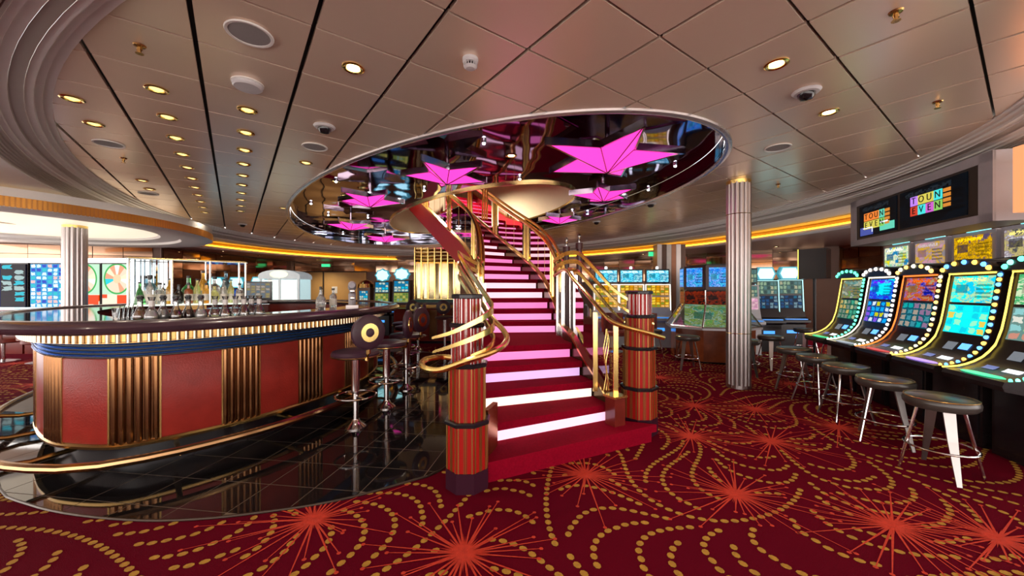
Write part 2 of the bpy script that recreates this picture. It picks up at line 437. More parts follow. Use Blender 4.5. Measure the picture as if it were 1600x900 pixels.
# ---- walls
BRONZE = P('bronze_wall', (.10, .045, .028), .35, .3, .3, 2)
MIRT = P('bronze_mirror', (.42, .27, .18), .07, 1, .25, 1.5)
AMBER = P('amber_panel', (.62, .36, .12), .5, 0, .12, 2, .1, 40)
def wall(name, a, b, z1=2.9, mat=None):
    a, b = Vector((*a, 0)), Vector((*b, 0)); L = (b-a).length; ang = math.atan2(b.y-a.y, b.x-a.x); c = (a+b)/2
    return struct(name, MB().box((c.x, c.y, z1/2), (L+.1, .12, z1), ang), mat or BRONZE), a, b, L, ang
def mirror_tiles(wl, z0, rows, wd, ht, side=1):
    o, a, b, L, ang = wl; n = int(L/wd); d = (b-a).normalized(); nrm = Vector((d.y, -d.x, 0))*side
    me = mesh('mirror_tile', MB().box((0, 0, 0), (wd-.014, .02, ht-.014)), MIRT, False)
    for i in range(n):
        for r in range(rows):
            p = a+d*(i+.5)*wd+nrm*.075
            link('mirror_tile', me, o, (p.x, p.y, z0+(r+.5)*ht), (R.uniform(-.025, .025), 0, ang+R.uniform(-.02, .02)))
mirror_tiles(wall('wall_back', (-9.8, 16.8), (1.8, 16.8)), 2.2, 2, .95, .29)
mirror_tiles(wall('wall_back_right', (1.8, 16.8), (9.4, 10.8)), 1.75, 4, .62, .28)
mirror_tiles(wall('wall_right', (9.4, 10.8), (9.4, 6.6)), 1.75, 4, .62, .28)
mirror_tiles(wall('wall_back_left', (-13.6, 10.0), (-10.2, 11.0)), 1.9, 3, .68, .25)
mirror_tiles(wall('wall_left_far', (-10.2, 11.0), (-9.8, 16.8)), .9, 6, .6, .29)
GROOVE = P('shadow_gap', (.02, .014, .01), .7)
for k, (xa, xb) in enumerate(((-9.75, -9.10), (-9.06, -8.33), (-8.28, -6.42))):
    dr = struct('door_%d' % (k+1), MB().box(((xa+xb)/2, 16.70, 1.1), (xb-xa-.03, .07, 2.2)), AMBER)
    wpart('door_frame', MB().box((xa, 16.68, 1.1), (.04, .08, 2.2)).box(((xa+xb)/2, 16.68, 2.22), (xb-xa, .08, .04)), GROOVE, dr, smooth=False)
single('notice', MB().box((0, 0, 0), (.24, .01, .30)), P('white_paper', (.8, .78, .72), .6), 'small white paper notice pinned to the ochre doors', 'notice', (-7.8, 16.655, 1.42))

# ---- ceilings
BE = ((7.5, 4.0), 7.7, 5.6); ME = ((7.8, 3.75), 5.95, 2.9); HE = ((8.2, 4.6), 3.4, 1.5)
def be(e, z, n=160): return ell(BE[0], BE[1]+e, BE[2]+e, z, n)
ZC, ZM, ZO = 3.05, 3.27, 2.68
def rect_hit(cx, cy, dx, dy):
    t = 1e9
    if dx > 1e-9: t = min(t, (X1+.2-cx)/dx)
    if dx < -1e-9: t = min(t, (X0-.2-cx)/dx)
    if dy > 1e-9: t = min(t, (Y1+.2-cy)/dy)
    if dy < -1e-9: t = min(t, (Y0-.2-cy)/dy)
    return cx+dx*t, cy+dy*t
inner = be(1.5, ZO); cc = UV(*BE[0]); outer = []
for p in inner:
    x, y = rect_hit(cc[0], cc[1], p[0]-cc[0], p[1]-cc[1]); outer.append((x, y, ZO))
OUTC = P('outer_ceiling', (.42, .32, .28), .35, .2, .1, 2)
struct('ceiling_outer', MB().strip([inner, outer]), OUTC)
# stepped moulding round the panelled oval
def ringprof(prof): return MB().strip([be(e, z) for e, z in prof])
struct('trim_2', ringprof([(-.02, 3.07), (-.02, 3.035), (.03, 3.035), (.035, 3.015), (.075, 3.012), (.08, 2.99), (.125, 2.987), (.13, 2.975)]), WHITE, True)
struct('trim_3', ringprof([(.13, 2.976), (.20, 2.972), (.205, 2.96)]), TAUPE, True)
struct('trim_4', ringprof([(.205, 2.961), (.26, 2.955), (.265, 2.938), (.30, 2.936), (.305, 2.93)]), WHITE, True)
rb = [(.305, 2.931)]
for k in range(6): e = .305+k*.028; z = 2.925-k*.010; rb += [(e+.004, z-.008), (e+.020, z-.008), (e+.024, z+.002)]
struct('trim_5', ringprof(rb+[(.48, 2.865)]), TAUPE, True)
struct('ceiling_soffit', ringprof([(.475, 2.866), (.48, 2.858), (.98, 2.842), (1.0, 2.845)]), WHITE, True)
struct('ceiling_cove', ringprof([(1.0, 2.845), (1.0, 2.90), (1.62, 2.885)]), P('cove_paint', (.85, .70, .45), .5), True)
struct('wall_cove', ringprof([(1.619, 2.887), (1.619, 2.80)]), P('cove_ochre', (.80, .46, .06), .5), True)
struct('cove_light', ringprof([(1.618, 2.802), (1.605, 2.79), (1.59, 2.765), (1.57, 2.745)]), E('cove_amber_light', (1.0, .50, .025), 4.0), True)
struct('trim_6', ringprof([(1.62, 2.885), (1.608, 2.885), (1.606, 2.865), (1.62, 2.86)]), BRASS, True)
struct('trim_7', ringprof([(1.57, 2.745), (1.48, 2.745), (1.46, 2.70), (1.50, ZO-.004), (1.62, ZO-.006)]), WHITE, True)
jt = struct('trim_8', ringprof([(1.30, 2.892), (1.305, 2.889), (1.31, 2.892)]), GROOVE)
# the metal panels
PANEL = P('ceiling_panel', (.93, .72, .56), .26, .4, .05, 1.2)
BACK = P('void_black', (.01, .009, .008), .8)
be2 = [p[:2] for p in ell(BE[0], BE[1]-.01, BE[2]-.01, 0, 96)][::-1]; me2 = [p[:2] for p in ell(ME[0], ME[1]+.05, ME[2]+.05, 0, 96)][::-1]
ceiling = struct('ceiling', MB().strip([be(.05, 3.10), ell(ME[0], ME[1], ME[2], 3.10, 160)]), BACK)
G = .595
for i in range(-3, 30):
    for j in range(-4, 20):
        u0, v0 = 1.98+(i-3)*G, -.206+(j-2)*G
        q = [UV(u0+a, v0+b)[:2] for a, b in ((.009, .014), (G-.009, .014), (G-.009, G-.014), (.009, G-.014))]
        q = clip_in(q, be2)
        if not q or area(q) < .003: continue
        if q and all(((toUV(*p)[0]-ME[0][0])/(ME[1]+.3))**2+((toUV(*p)[1]-ME[0][1])/(ME[2]+.3))**2 > 1.1 for p in q): pcs = [q]
        else: pcs = clip_out(q, me2)
        if not pcs: continue
        mb = MB()
        if len(pcs) == 1: mb.prism(pcs[0], ZC, ZC+.03)
        else:
            for p in pcs: mb.prism(p, ZC, ZC+.03)
        part('ceiling_panel', mb, PANEL, ceiling, smooth=False)
# mirrored recess with the stair opening
def mirror_mat(name, col, rough):
    m, t, b = newmat(name)
    b.inputs['Base Color'].default_value = (*col, 1); b.inputs['Metallic'].default_value = 1; b.inputs['Roughness'].default_value = rough
    tc = nd(t, 'ShaderNodeTexCoord').outputs['Object']
    nz = nd(t, 'ShaderNodeTexNoise', {'Vector': tc, 'Scale': 1.1, 'Detail': 1.0})
    bp = nd(t, 'ShaderNodeBump', {'Strength': .25, 'Distance': .12, 'Height': nz.outputs[0]})
    t.links.new(bp.outputs[0], b.inputs['Normal']); return m
MIRR = mirror_mat('violet_mirror', (.30, .25, .37), .05)
n = 160
struct('ceiling_mirror', MB().strip([ell(ME[0], ME[1], ME[2], ZM, n), ell(HE[0], HE[1], HE[2], ZM, n)]), MIRR, True)
struct('trim_9', MB().strip([ell(ME[0], ME[1]+.004, ME[2]+.004, ZC-.01, n), ell(ME[0], ME[1]+.004, ME[2]+.004, ZM+.01, n)]), mirror_mat('blue_mirror', (.40, .42, .5), .06), True)
struct('trim_10', MB().strip([ell(ME[0], ME[1]+e, ME[2]+e, z, n) for e, z in ((.075, ZC+.02), (.07, ZC-.02), (.045, ZC-.028), (.03, ZC-.03), (.005, ZC-.022), (0, ZC))]), P('silver_trim', (.55, .53, .55), .25, .7), True)
struct('wall_stairwell', MB().strip([ell(HE[0], HE[1], HE[2], ZM-.03, n), ell(HE[0], HE[1], HE[2], 4.7, n)]), P('cream_wall', (.80, .66, .46), .6, 0, .04), True)
struct('trim_11', MB().strip([ell(HE[0], HE[1]+e, HE[2]+e, z, n) for e, z in ((.03, ZM), (.03, ZM-.035), (-.005, ZM-.035), (-.005, ZM))]), GOLD, True)
struct('ceiling_stairwell', MB().strip([ell(HE[0], HE[1], HE[2], 4.7, n), ell(HE[0], .02, .02, 4.7, n)]), P('upper_ceiling', (.5, .42, .36), .6))
# ================================================================ STAIRCASE
SH = .163; ZL = 5*SH
LN = [((-.20, 2.84), (1.34, 3.62)), ((-.20, 3.19), (.96, 3.76)), ((-.33, 3.58), (.85, 4.0)), ((-.42, 3.86), (.77, 4.25)), ((-.50, 4.16), (.70, 4.5))]
NLOW = len(LN)
c = Vector((.13, 5.6)); HW = .53; s_ = 0.0
for k in range(21):
    t = min(1, s_/2.2); h = math.radians(5+31*t*t*(3-2*t))
    d = Vector((-math.sin(h), math.cos(h))); nl = Vector((-d.y, d.x))
    LN.append((tuple(c+nl*HW), tuple(c-nl*HW)))
    c = c+d*.28; s_ += .28
st = thing('staircase', 'curved red-carpeted staircase with pink lit risers and brass balustrades', 'staircase', (.5, 3.6, 0))
RIS = [E('riser_light_%d' % k, c_, s_) for k, (c_, s_) in enumerate((((1, .60, .80), .85), ((1, .80, .72), .90), ((.74, .45, .80), .75), ((1, .22, .55), .78), ((1, .30, .63), .80), ((1, .62, .72), .90)))]
seq = [None, 0, 1, 2, 3, 4, 4, 3, 5, 5, 4, 3, 3, 5, 5, 3, 4, 3, 4, 3, 5, 3, 4, 3, 4, 3]
CARM = CARPETR
DRED = P('dark_red_lacquer', (.14, .004, .012), .35, 0, .2)
def lerp2(a, b, t): return (a[0]+(b[0]-a[0])*t, a[1]+(b[1]-a[1])*t)
for i in range(len(LN)-1):
    (La, Ra), (Lb, Rb) = LN[i], LN[i+1]; z = (i+1)*SH
    ov = .04
    dl = Vector((Lb[0]-La[0], Lb[1]-La[1])).normalized()*ov; dr = Vector((Rb[0]-Ra[0], Rb[1]-Ra[1])).normalized()*ov
    poly = [(La[0]-dl.x, La[1]-dl.y), (Ra[0]-dr.x, Ra[1]-dr.y), Rb, Lb]
    if i == NLOW-1: poly = [poly[0], poly[1], (.80, 4.75), Rb, Lb, (-.66, 4.6)]
    wpart('tread', MB().prism(poly, z-.068, z), CARM, st, smooth=False)
    z0 = i*SH
    v = Vector((Ra[0]-La[0], Ra[1]-La[1])); L = v.length; ang = math.atan2(v.y, v.x); m = lerp2(La, Ra, .5)
    wpart('riser', MB().box((m[0], m[1], (z0+z-.06)/2), (L-.04, .02, z-.06-z0), ang), RIS[seq[i]] if seq[i] is not None else CARM, st, smooth=False)
    if i < NLOW and i > 0:                      # solid carcase under the lower flight
        pass
low = [LN[0][0], LN[0][1], LN[1][1]]
for i in range(1, NLOW):
    (La, Ra), (Lb, Rb) = LN[i], LN[min(i+1, len(LN)-1)]
    wpart('carcase', MB().prism([lerp2(La, Ra, .01), lerp2(La, Ra, .99), lerp2(Rb, Lb, .01), lerp2(Rb, Lb, .99)], 0, (i+1)*SH-.07), DRED, st, smooth=False)
# soffit of the upper flight
mb = MB(); loops = []
for i in range(NLOW, len(LN)):
    (La, Ra) = LN[i]; z = (i+1)*SH-.30
    loops.append([(La[0], La[1], z), (Ra[0], Ra[1], z), (Ra[0], Ra[1], z-.03), (La[0], La[1], z-.03)])
wpart('soffit', mb.strip(loops), P('stair_red', (.36, .012, .02), .4), st)
# stringers: side faces that follow each edge, with a brass line on top
def edge_path(side, i0, i1, dz, off=0.0):
    out = []
    for i in range(i0, i1):
        La, Ra = LN[i]; v = Vector((Ra[0]-La[0], Ra[1]-La[1])).normalized()
        p = La if side == 0 else Ra; sg = -1 if side == 0 else 1
        out.append((p[0]+v.x*off*sg, p[1]+v.y*off*sg, (i+.6)*SH+dz))
    return out
STRR = P('stair_red', (.34, .012, .02), .4)
for side in (0, 1):
    up = edge_path(side, NLOW, len(LN), 0.0, .03)
    wpart('stringer', MB().ribbon([(x, y, z-.04) for x, y, z in up], .46, .05), STRR if side == 0 else P('bronze_stringer', (.12, .075, .03), .2, .8), st)
    wpart('stringer_strip', MB().ribbon([(x, y, z+.205) for x, y, z in up], .035, .075), GOLD, st)
lowR = [(.94, 3.74, .33), (.87, 3.95, .48), (.79, 4.22, .64), (.71, 4.5, .83), (.66, 4.75, .90), (.66, 5.1, .90), (.68, 5.55, .95)]
wpart('stringer', MB().ribbon([(x+.02, y, z-.08) for x, y, z in lowR], .26, .05), P('bronze_stringer', (.12, .075, .03), .2, .8), st)
wpart('stringer_strip', MB().ribbon([(x+.02, y, z+.06) for x, y, z in lowR], .03, .075), GOLD, st)
lowL = [(-.26, 3.15, .33), (-.37, 3.58, .50), (-.46, 3.86, .66), (-.56, 4.16, .84), (-.66, 4.6, .90), (-.56, 5.1, .90), (-.42, 5.55, .95)]
wpart('stringer', MB().ribbon([(x, y, z-.10) for x, y, z in lowL], .34, .05), STRR, st)
wpart('stringer_strip', MB().ribbon([(x, y, z+.08) for x, y, z in lowL], .03, .07), GOLD, st)
# red end block at the foot of the right-hand balustrade
wpart('end_block', MB().box((.985, 3.62, .29), (.13, .13, .27), .5), WOODR, st)
wpart('end_block_cap', MB().box((.985, 3.62, .435), (.16, .16, .02), .5), GOLD, st)
wpart('end_panel', MB().box((-.17, 3.02, .34), (.04, .22, .36), -.3), BRASS, st)
# newel posts
STRIP = P('brass_inlay', (.34, .19, .05), .38, .8, .1)
SILV = P('pale_inlay', (.55, .45, .42), .25, .8, .1)
NRED = P('newel_red', (.33, .006, .005), .40, 0, .2, 5, spec=.2)
def newel(x, y, tiers, plinth, capz):
    nw = wpart('newel_post', MB().lathe([(plinth[0], 0), (plinth[0], plinth[1])], 8, (x, y, 0), a0=PI/8), P('plum_plinth', (.030, .003, .012), .6, spec=.15), st, smooth=False)
    for k, (r, z0, z1, sm) in enumerate(tiers):
        wpart('tier', MB().lathe([(r, z0), (r, z1)], 8, (x, y, 0), a0=PI/8), NRED, nw, smooth=False)
        for f in range(8):
            a = f*PI/4; ap = r*math.cos(PI/8); wd = 2*r*math.sin(PI/8)
            if math.cos(a+PI/2)*x+0 > 9: continue
            for q in ((-.40, .07), (0, .04), (.09, .02), (-.09, .02), (.40, .07)):
                cx = x+math.cos(a)*(ap+.001)-math.sin(a)*wd*q[0]; cy = y+math.sin(a)*(ap+.001)+math.cos(a)*wd*q[0]
                if (cx-x)*x+(cy-y)*y > .02: continue       # only sides towards the room
                wpart('inlay_strip', MB().box((cx, cy, (z0+z1)/2), (.008, wd*q[1], z1-z0-.004), a), SILV if sm else STRIP, nw, smooth=False)
        wpart('collar', MB().lathe([(r+.004, z1-.02), (r+.016, z1-.014), (r+.018, z1+.008), (r+.006, z1+.016)], 8, (x, y, 0), a0=PI/8), BLACK, nw, smooth=False)
    return nw
newel(-.33, 2.82, ((.158, .14, .485, 0), (.140, .49, .90, 0), (.121, .90, 1.19, 1), (.104, 1.19, 1.40, 1)), (.165, .145), 1.4)
newel(1.30, 3.88, ((.175, .16, .46, 0), (.158, .46, .86, 0), (.142, .86, 1.18, 0), (.120, 1.18, 1.42, 1)), (.182, .165), 1.4)
# handrails and ribbons
def rail(name, pts, r=None, wz=.05, th=.014, mat=GOLD):
    p = catmull([atd(*q) if len(q) == 3 else q for q in pts], 6)
    n_ = len(p); tp_ = [wz*(.3+.7*min(1, i/(n_*.42))) for i in range(n_)]
    if pts[0][0] > 800: tp_ = tp_[::-1]
    wpart(name, MB().tube(p, r, 10) if r else MB().ribbon(p, tp_, th), mat, st)
rail('handrail', [(712, 560, 2.98), (690, 558, 2.98), (665, 562, 2.86), (659, 570, 2.74), (668, 577, 2.64), (690, 578, 2.57), (726, 565, 2.52), (764, 552, 2.56), (786, 540, 2.72), (792, 528, 2.92), (785, 514, 3.15), (768, 495, 3.45), (745, 455, 3.9), (722, 414, 4.45), (724, 408, 4.8), (742, 425, 5.35)], .022)
rail('handrail', [(1037, 528, 3.68), (1010, 520, 3.60), (980, 512, 3.58), (954, 501, 3.64), (934, 480, 3.82), (914, 456, 4.08), (896, 436, 4.4), (886, 423, 4.65), (877, 423, 4.95), (866, 431, 5.3)], .022)
rail('ribbon', [(676, 528, 2.62), (705, 520, 2.5), (738, 505, 2.47), (762, 491, 2.56), (770, 482, 2.74), (764, 470, 2.98), (748, 445, 3.5), (730, 417, 4.1), (716, 396, 4.5), (722, 399, 4.85), (746, 413, 5.3)], wz=.055)
rail('ribbon', [(677, 550, 2.62), (706, 541, 2.52), (738, 529, 2.48), (765, 516, 2.58), (772, 507, 2.76), (766, 497, 2.98), (748, 466, 3.5), (730, 437, 4.1), (716, 414, 4.5), (722, 413, 4.85), (746, 424, 5.3)], wz=.055)
rail('ribbon', [(735, 556, 2.52), (760, 545, 2.57), (772, 532, 2.74), (767, 519, 2.96), (750, 488, 3.5), (731, 456, 4.1), (716, 431, 4.5), (722, 428, 4.85), (746, 436, 5.3)], wz=.055)
rail('ribbon', [(865, 409, 5.2), (880, 398, 4.9), (902, 395, 4.6), (918, 408, 4.38), (936, 427, 4.18), (960, 453, 3.98), (985, 470, 3.88), (1010, 482, 3.84)], wz=.05)
rail('ribbon', [(865, 421, 5.2), (880, 411, 4.9), (902, 409, 4.6), (918, 424, 4.38), (936, 444, 4.18), (960, 470, 3.98), (985, 488, 3.86), (1022, 506, 3.80)], wz=.05)
rail('ribbon', [(888, 421, 4.9), (902, 424, 4.62), (918, 441, 4.38), (936, 462, 4.15), (956, 485, 3.95), (976, 503, 3.78)], wz=.05)
wpart('baluster', MB().tube([atd(1010, 520, 3.82), atd(1010, 481, 3.82)], .012, 8), GOLD, st)
# balusters of the foot: paired posts with a wavy ornament between
def post(x, y, z0, z1, w=.035, mat=BRASS, rz=0):
    wpart('baluster', MB().box((x, y, (z0+z1)/2), (w, .02, z1-z0), rz), mat, st, smooth=False)
for px, d in ((930, 3.83), (962, 3.66)):
    x = (px-800)/F*d; post(x, d, .42, CH-(488-HY)*d/F if px < 940 else 1.10, .045, GOLD)
for k in (-1, 0, 1):
    wpart('wavy_bar', MB().tube([(.925+.012*k+.014*math.sin(j*.9+k), 3.72, .46+.06*j) for j in range(11)], .006, 6), GOLD, st)
# landing posts in chrome and upper flights: clusters of posts, glass, double rails
for px, d, yt in ((872, 5.2, 428), (880, 5.0, 424), (893, 4.75, 424), (899, 4.62, 430)):
    p = atd(px, yt, d); post(p[0], p[1], .80, p[2], .05, CHROME)
for px, d, yt in ((744, 5.3, 426), (751, 5.15, 430), (757, 5.05, 440)):
    p = atd(px, yt, d); post(p[0], p[1], .80, p[2]-.02, .045, CHROME)
GL = glassm('balustrade_glass', (.96, .93, .93), .30)
LASTI = len(LN)
for side in (0, 1):
    for off, dz, r in ((.03, .92, .034), (.09, .99, .026)):
        pth = [Vector(q) for q in edge_path(side, NLOW, LASTI, dz, off)]
        p0 = pth[0].copy()
        lead = [p0+Vector((0, -.10, -.42)), p0+Vector((0, -.10, -.20)), p0+Vector((0, -.06, -.02))]
        wpart('handrail', MB().tube(catmull(lead+pth, 3), r, 10), GOLD, st)
    e0 = edge_path(side, NLOW, LASTI, .22, .03)
    for i in range(1, len(e0)-1, 4):
        for k in (-1, 0, 1):
            p = Vector(e0[i]).lerp(Vector(e0[i+1]), .5+k*.22)
            wpart('baluster', MB().box((p.x, p.y, p.z+.34), (.032, .024, .70), -.4), GOLD if k else BRASS, st, smooth=False)
        if i+4 < len(e0):
            lo = [Vector(q) for q in e0[i+1:i+5]]
            lo = [q+Vector((0, 0, .04)) for q in lo]
            mb = MB(); loops = [[(q.x, q.y, q.z), (q.x, q.y, q.z+.60)] for q in lo]
            wpart('glass_panel', mb.strip(loops, closed=False), GL, st)
            for q in lo[1:3]:
                wpart('glazing_bar', MB().tube([(q.x, q.y, q.z), (q.x, q.y, q.z+.62)], .004, 5), BRASS, st)
gp = [(.98, 3.70), (.90, 3.95), (.80, 4.25), (.76, 4.55)]
for k in range(3):
    a, b = gp[k], gp[k+1]; za, zb = .48+.165*k*1.05, .48+.165*(k+1)*1.05
    wpart('glass_panel', MB().strip([[(a[0], a[1], za), (a[0], a[1], za+.50)], [(b[0], b[1], zb), (b[0], b[1], zb+.50)]], closed=False), GL, st)
# gold cluster going on up through the opening
for k in range(3):
    p = atd(746+4*k, 300, 7.2); wpart('baluster', MB().tube([(p[0], p[1]+1.2, 3.0), (p[0]+.02, p[1]+1.25, 4.2)], .018, 8), GOLD, st)

# ================================================================ PINK STARS
PINK = E('star_pink', (1.0, .05, .46), 1.15)
STARC = P('star_chrome', (.45, .38, .40), .12, 1, .1)
def star(c, Rr, rot, dep, label):
    s = thing('star_lamp', label, 'lamp', (c[0], c[1], ZM), 0, 'pink star lamps under the mirrored ceiling')
    zr = 3.05-ZM; pts = []
    for k in range(10):
        a = rot+k*PI/5; r = Rr if k % 2 == 0 else Rr*.40; pts.append((r*math.cos(a), r*math.sin(a)))
    ap = (0, 0, zr-dep)
    for k in range(0, 10, 1):                  # ten lit facets
        a, b = pts[k], pts[(k+1) % 10]
        part('facet', MB().add([(a[0]*.97, a[1]*.97, zr), (b[0]*.97, b[1]*.97, zr), ap], [(0, 1, 2)]), PINK, s, smooth=False)
    for k in range(10):                        # chrome sides
        a, b = pts[k], pts[(k+1) % 10]; q = Vector((b[0]-a[0], b[1]-a[1])); L = q.length
        part('rim', MB().box(((a[0]+b[0])/2, (a[1]+b[1])/2, zr+.03), (L+.02, .02, .085), math.atan2(q.y, q.x)), STARC, s, smooth=False)
        part('seam', MB().tube([(a[0]*.97, a[1]*.97, zr-.002), (ap[0]*.98, ap[1]*.98, ap[2]-.002)], .007, 5), STARC, s)
    part('hanger', MB().tube([(0, 0, 0), (0, 0, zr+.05)], .03, 8), STARC, s)
    part('back_plate', MB().prism([(x*.96, y*.96) for x, y in pts], zr+.055, zr+.065) if 0 else MB().add([(x*.96, y*.96, zr+.06) for x, y in pts]+[(0, 0, zr+.06)], [(k, (k+1) % 10, 10) for k in range(10)]), STARC, s, smooth=False)
star((1.15, 4.57), .88, math.atan2(.10-.22, .82), .20, 'largest pink star lamp, nearest on the right of the mirrored ceiling')
star((-.91, 5.29), .64, math.atan2(.31, .55)+.1, .14, 'pink star lamp to the left of the gold posts rising into the opening')
star((-2.53, 6.75), .60, .5, .14, 'pink star lamp high up on the left side of the mirrored ceiling')
star((-4.0, 9.4), .60, .9, .14, 'small pink star lamp at the far left rim of the mirrored ceiling')
star((-3.95, 11.8), .72, .3, .14, 'distant pink star lamp left of the stairs, just above the gold display cabinet')
star((1.53, 6.36), .56, .55, .13, 'pink star lamp below and behind the largest one on the right')
star((1.08, 8.6), .50, .2, .12, 'small far pink star lamp beside the right edge of the stair opening')
# ================================================================ BAR
bar = thing('bar_island', 'long curved bar with red leather panels, fluted brass pilasters and dark top', 'bar', (-3.9, 5.4, 0))
BLUE = P('blue_lacquer', (.12, .30, .68), .18, .7, .15, 4)
BARTOP = P('bar_top', (.022, .016, .018), .06, 0, .3, 3)
BULL = P('bullnose_leather', (.055, .028, .038), .26, 0, .2, 6, coat=.3)
def ringb(prof): return MB().strip([baro(e, z) for e, z in prof])
BZ = 1.17
wpart('plinth', ringb([(-.10, 0), (-.10, .23)]), BLACK, bar)
wpart('carcase', ringb([(-.10, .23), (-.012, .23), (-.012, 1.06)]), DARK, bar)
wpart('base_moulding', ringb([(-.01, .215), (.02, .215), (.024, .235), (.008, .25), (-.01, .25)]), BRASS, bar)
for k in range(4):
    z = .925+k*.030
    wpart('blue_band', ringb([(.0, z), (.020, z+.002), (.034, z+.010), (.020, z+.018), (.0, z+.020)]), BLUE, bar)
wpart('soffit', ringb([(-.01, 1.045), (.10, 1.045), (.10, 1.05)]), DARK, bar)
fr = wpart('frieze', ringb([(.09, 1.04), (.10, 1.04), (.10, BZ-.045), (.09, BZ-.045)]), BRASS, bar)
ribm = mesh('rib', MB().lathe([(.016, 0), (.016, .078)], 8), P('rib_brass', (.52, .40, .27), .22, 1), True)
for i in range(-34, 118):
    if i % 1 == 0:
        p = BAR[i % NB]+BARN[i % NB]*.104
        link('rib', ribm, fr, (p.x-bar.location.x, p.y-bar.location.y, 1.043))
wpart('bullnose', ringb([(.10, BZ-.045), (.26, BZ-.05), (.315, BZ-.042), (.345, BZ-.02), (.355, BZ+.005), (.345, BZ+.030), (.315, BZ+.050), (.27, BZ+.056), (.235, BZ+.048), (.225, BZ+.030)]), BULL, bar)
wpart('bar_top', ringb([(.23, BZ+.028), (.23, BZ+.034), (-.38, BZ+.034), (-.38, BZ-.01)]), BARTOP, bar)
wpart('inner_wall', ringb([(-.36, BZ), (-.36, 0)]), WOODR, bar)
i = -1 - 14*3
FL = P('flute_brass', (.24, .115, .05), .25, 1, .25, 6)
while i < 118:
    # fluted pilaster i..i+6
    pl = wpart('fluted_pilaster', MB().strip([baro(-.012, .25, i, i+6), baro(-.004, .25, i, i+6), baro(-.004, .915, i, i+6), baro(-.012, .915, i, i+6)], closed=False), FL, bar)
    for q in range(6):
        t = (q+.5); a = BAR[(i+int(t)) % NB].lerp(BAR[(i+int(t)+1) % NB], t-int(t)); nn = BARN[(i+int(t)) % NB]; p = a+nn*.002
        wpart('flute', MB().lathe([(.019, .25), (.022, .27), (.022, .895), (.019, .915)], 10, (p.x, p.y, 0)), FL, pl)
    j = i+6
    wpart('leather_panel', MB().strip([baro(e, z, j, j+8) for e, z in ((-.012, .252), (.010, .254), (.014, .262), (.014, .904), (.010, .912), (-.012, .914))], closed=False), REDL, bar)
    for jj in (j, j+8):
        p = BAR[jj % NB]+BARN[jj % NB]*.012
        wpart('panel_strip', MB().box((p.x, p.y, .583), (.012, .012, .66), math.atan2(BARN[jj % NB].y, BARN[jj % NB].x)), BRASS, bar, smooth=False)
    i += 14
wpart('foot_rail', MB().tube(baro(.31, .205, 0, NB-1, 3), .032, 10, True), P('rail_brass', (.42, .25, .12), .22, 1, .25, 3), bar)
for i in range(-30, 110, 17):
    p = BAR[i % NB]; nn = BARN[i % NB]
    wpart('rail_bracket', MB().tube([p+nn*(-.09)+Vector((0, 0, .16)), p+nn*.16+Vector((0, 0, .16)), p+nn*.31+Vector((0, 0, .19))], .02, 8), BRASS, bar)
TOP = BZ+.034

# back bar in the middle of the island: cabinet, glass shelf, posts, mirrored column
bb = thing('back_bar', 'bottle display in the middle of the bar with glass shelf and chrome posts', 'shelf', (-4.12, 4.85, 0))
dirv = Vector((.72, .69, 0)).normalized(); cb = Vector((-4.12, 4.85, 0)); angb = math.atan2(dirv.y, dirv.x)
wpart('cabinet', MB().box((cb.x, cb.y, .60), (1.05, .5, 1.2), angb), WOODR, bb, smooth=False)
wpart('glass_shelf', MB().box((cb.x, cb.y, 1.262), (1.14, .52, .018), angb), P('lit_shelf', (.7, .75, .7), .2, emit=(.9, 1, .85), es=.6), bb, smooth=False)
wpart('shelf_bracket', MB().box((cb.x, cb.y, 1.226), (.3, .3, .06), angb), BRASS, bb, smooth=False)
for t in (-.55, -.18, .18, .55):
    for q in (-.248, .248):
        p = cb+dirv*t+Vector((-dirv.y, dirv.x, 0))*q
        wpart('post', MB().tube([(p.x, p.y, 1.26), (p.x, p.y, 1.80)], .012, 8), CHROME, bb)
wpart('top_shelf', MB().box((cb.x, cb.y, 1.80), (1.14, .5, .012), angb), glassm('clear_glass', (.9, 1, .97), .15), bb, smooth=False)
wpart('top_rail', MB().tube([tuple(cb+dirv*-.56+Vector((.14, -.14, 1.81))), tuple(cb+dirv*.56+Vector((.14, -.14, 1.81)))], .012, 8), GOLD, bb)
MIRC = P('silver_mirror', (.48, .54, .57), .06, 1, .1, 4)
for k in range(8):
    p = cb+dirv*(-.52+.042*k)+Vector((-dirv.y, dirv.x, 0))*.19
    wpart('mirror_strip', MB().box((p.x, p.y, 1.53), (.036, .02, .52), angb+R.uniform(-.7, .7)), MIRC, bb, smooth=False)
# bottles
def bottle_prof(kind):
    if kind == 'tall': return [(.034, 0), (.036, .01), (.036, .17), (.03, .20), (.014, .235), (.013, .29), (.016, .292), (.016, .31)]
    if kind == 'round': return [(.03, 0), (.055, .03), (.062, .08), (.05, .14), (.018, .18), (.015, .24), (.018, .242), (.018, .26)]
    if kind == 'cone': return [(.055, 0), (.058, .02), (.03, .16), (.014, .21), (.013, .26), (.016, .262), (.016, .28)]
    return [(.042, 0), (.045, .01), (.045, .15), (.04, .17), (.015, .19), (.014, .23), (.019, .232), (.019, .26)]
GLS = {}
def gcol(n, c, rough=.06, e=0):
    m = P('bottle_'+n, c, rough, 0, .15, 6, spec=.8, emit=c if e else None, es=e)  # faint glow put into amber and yellow glass so it looks lit
    if n not in ('black', 'rust'): m.node_tree.nodes['Principled BSDF'].inputs['Transmission Weight'].default_value = .75
    return m
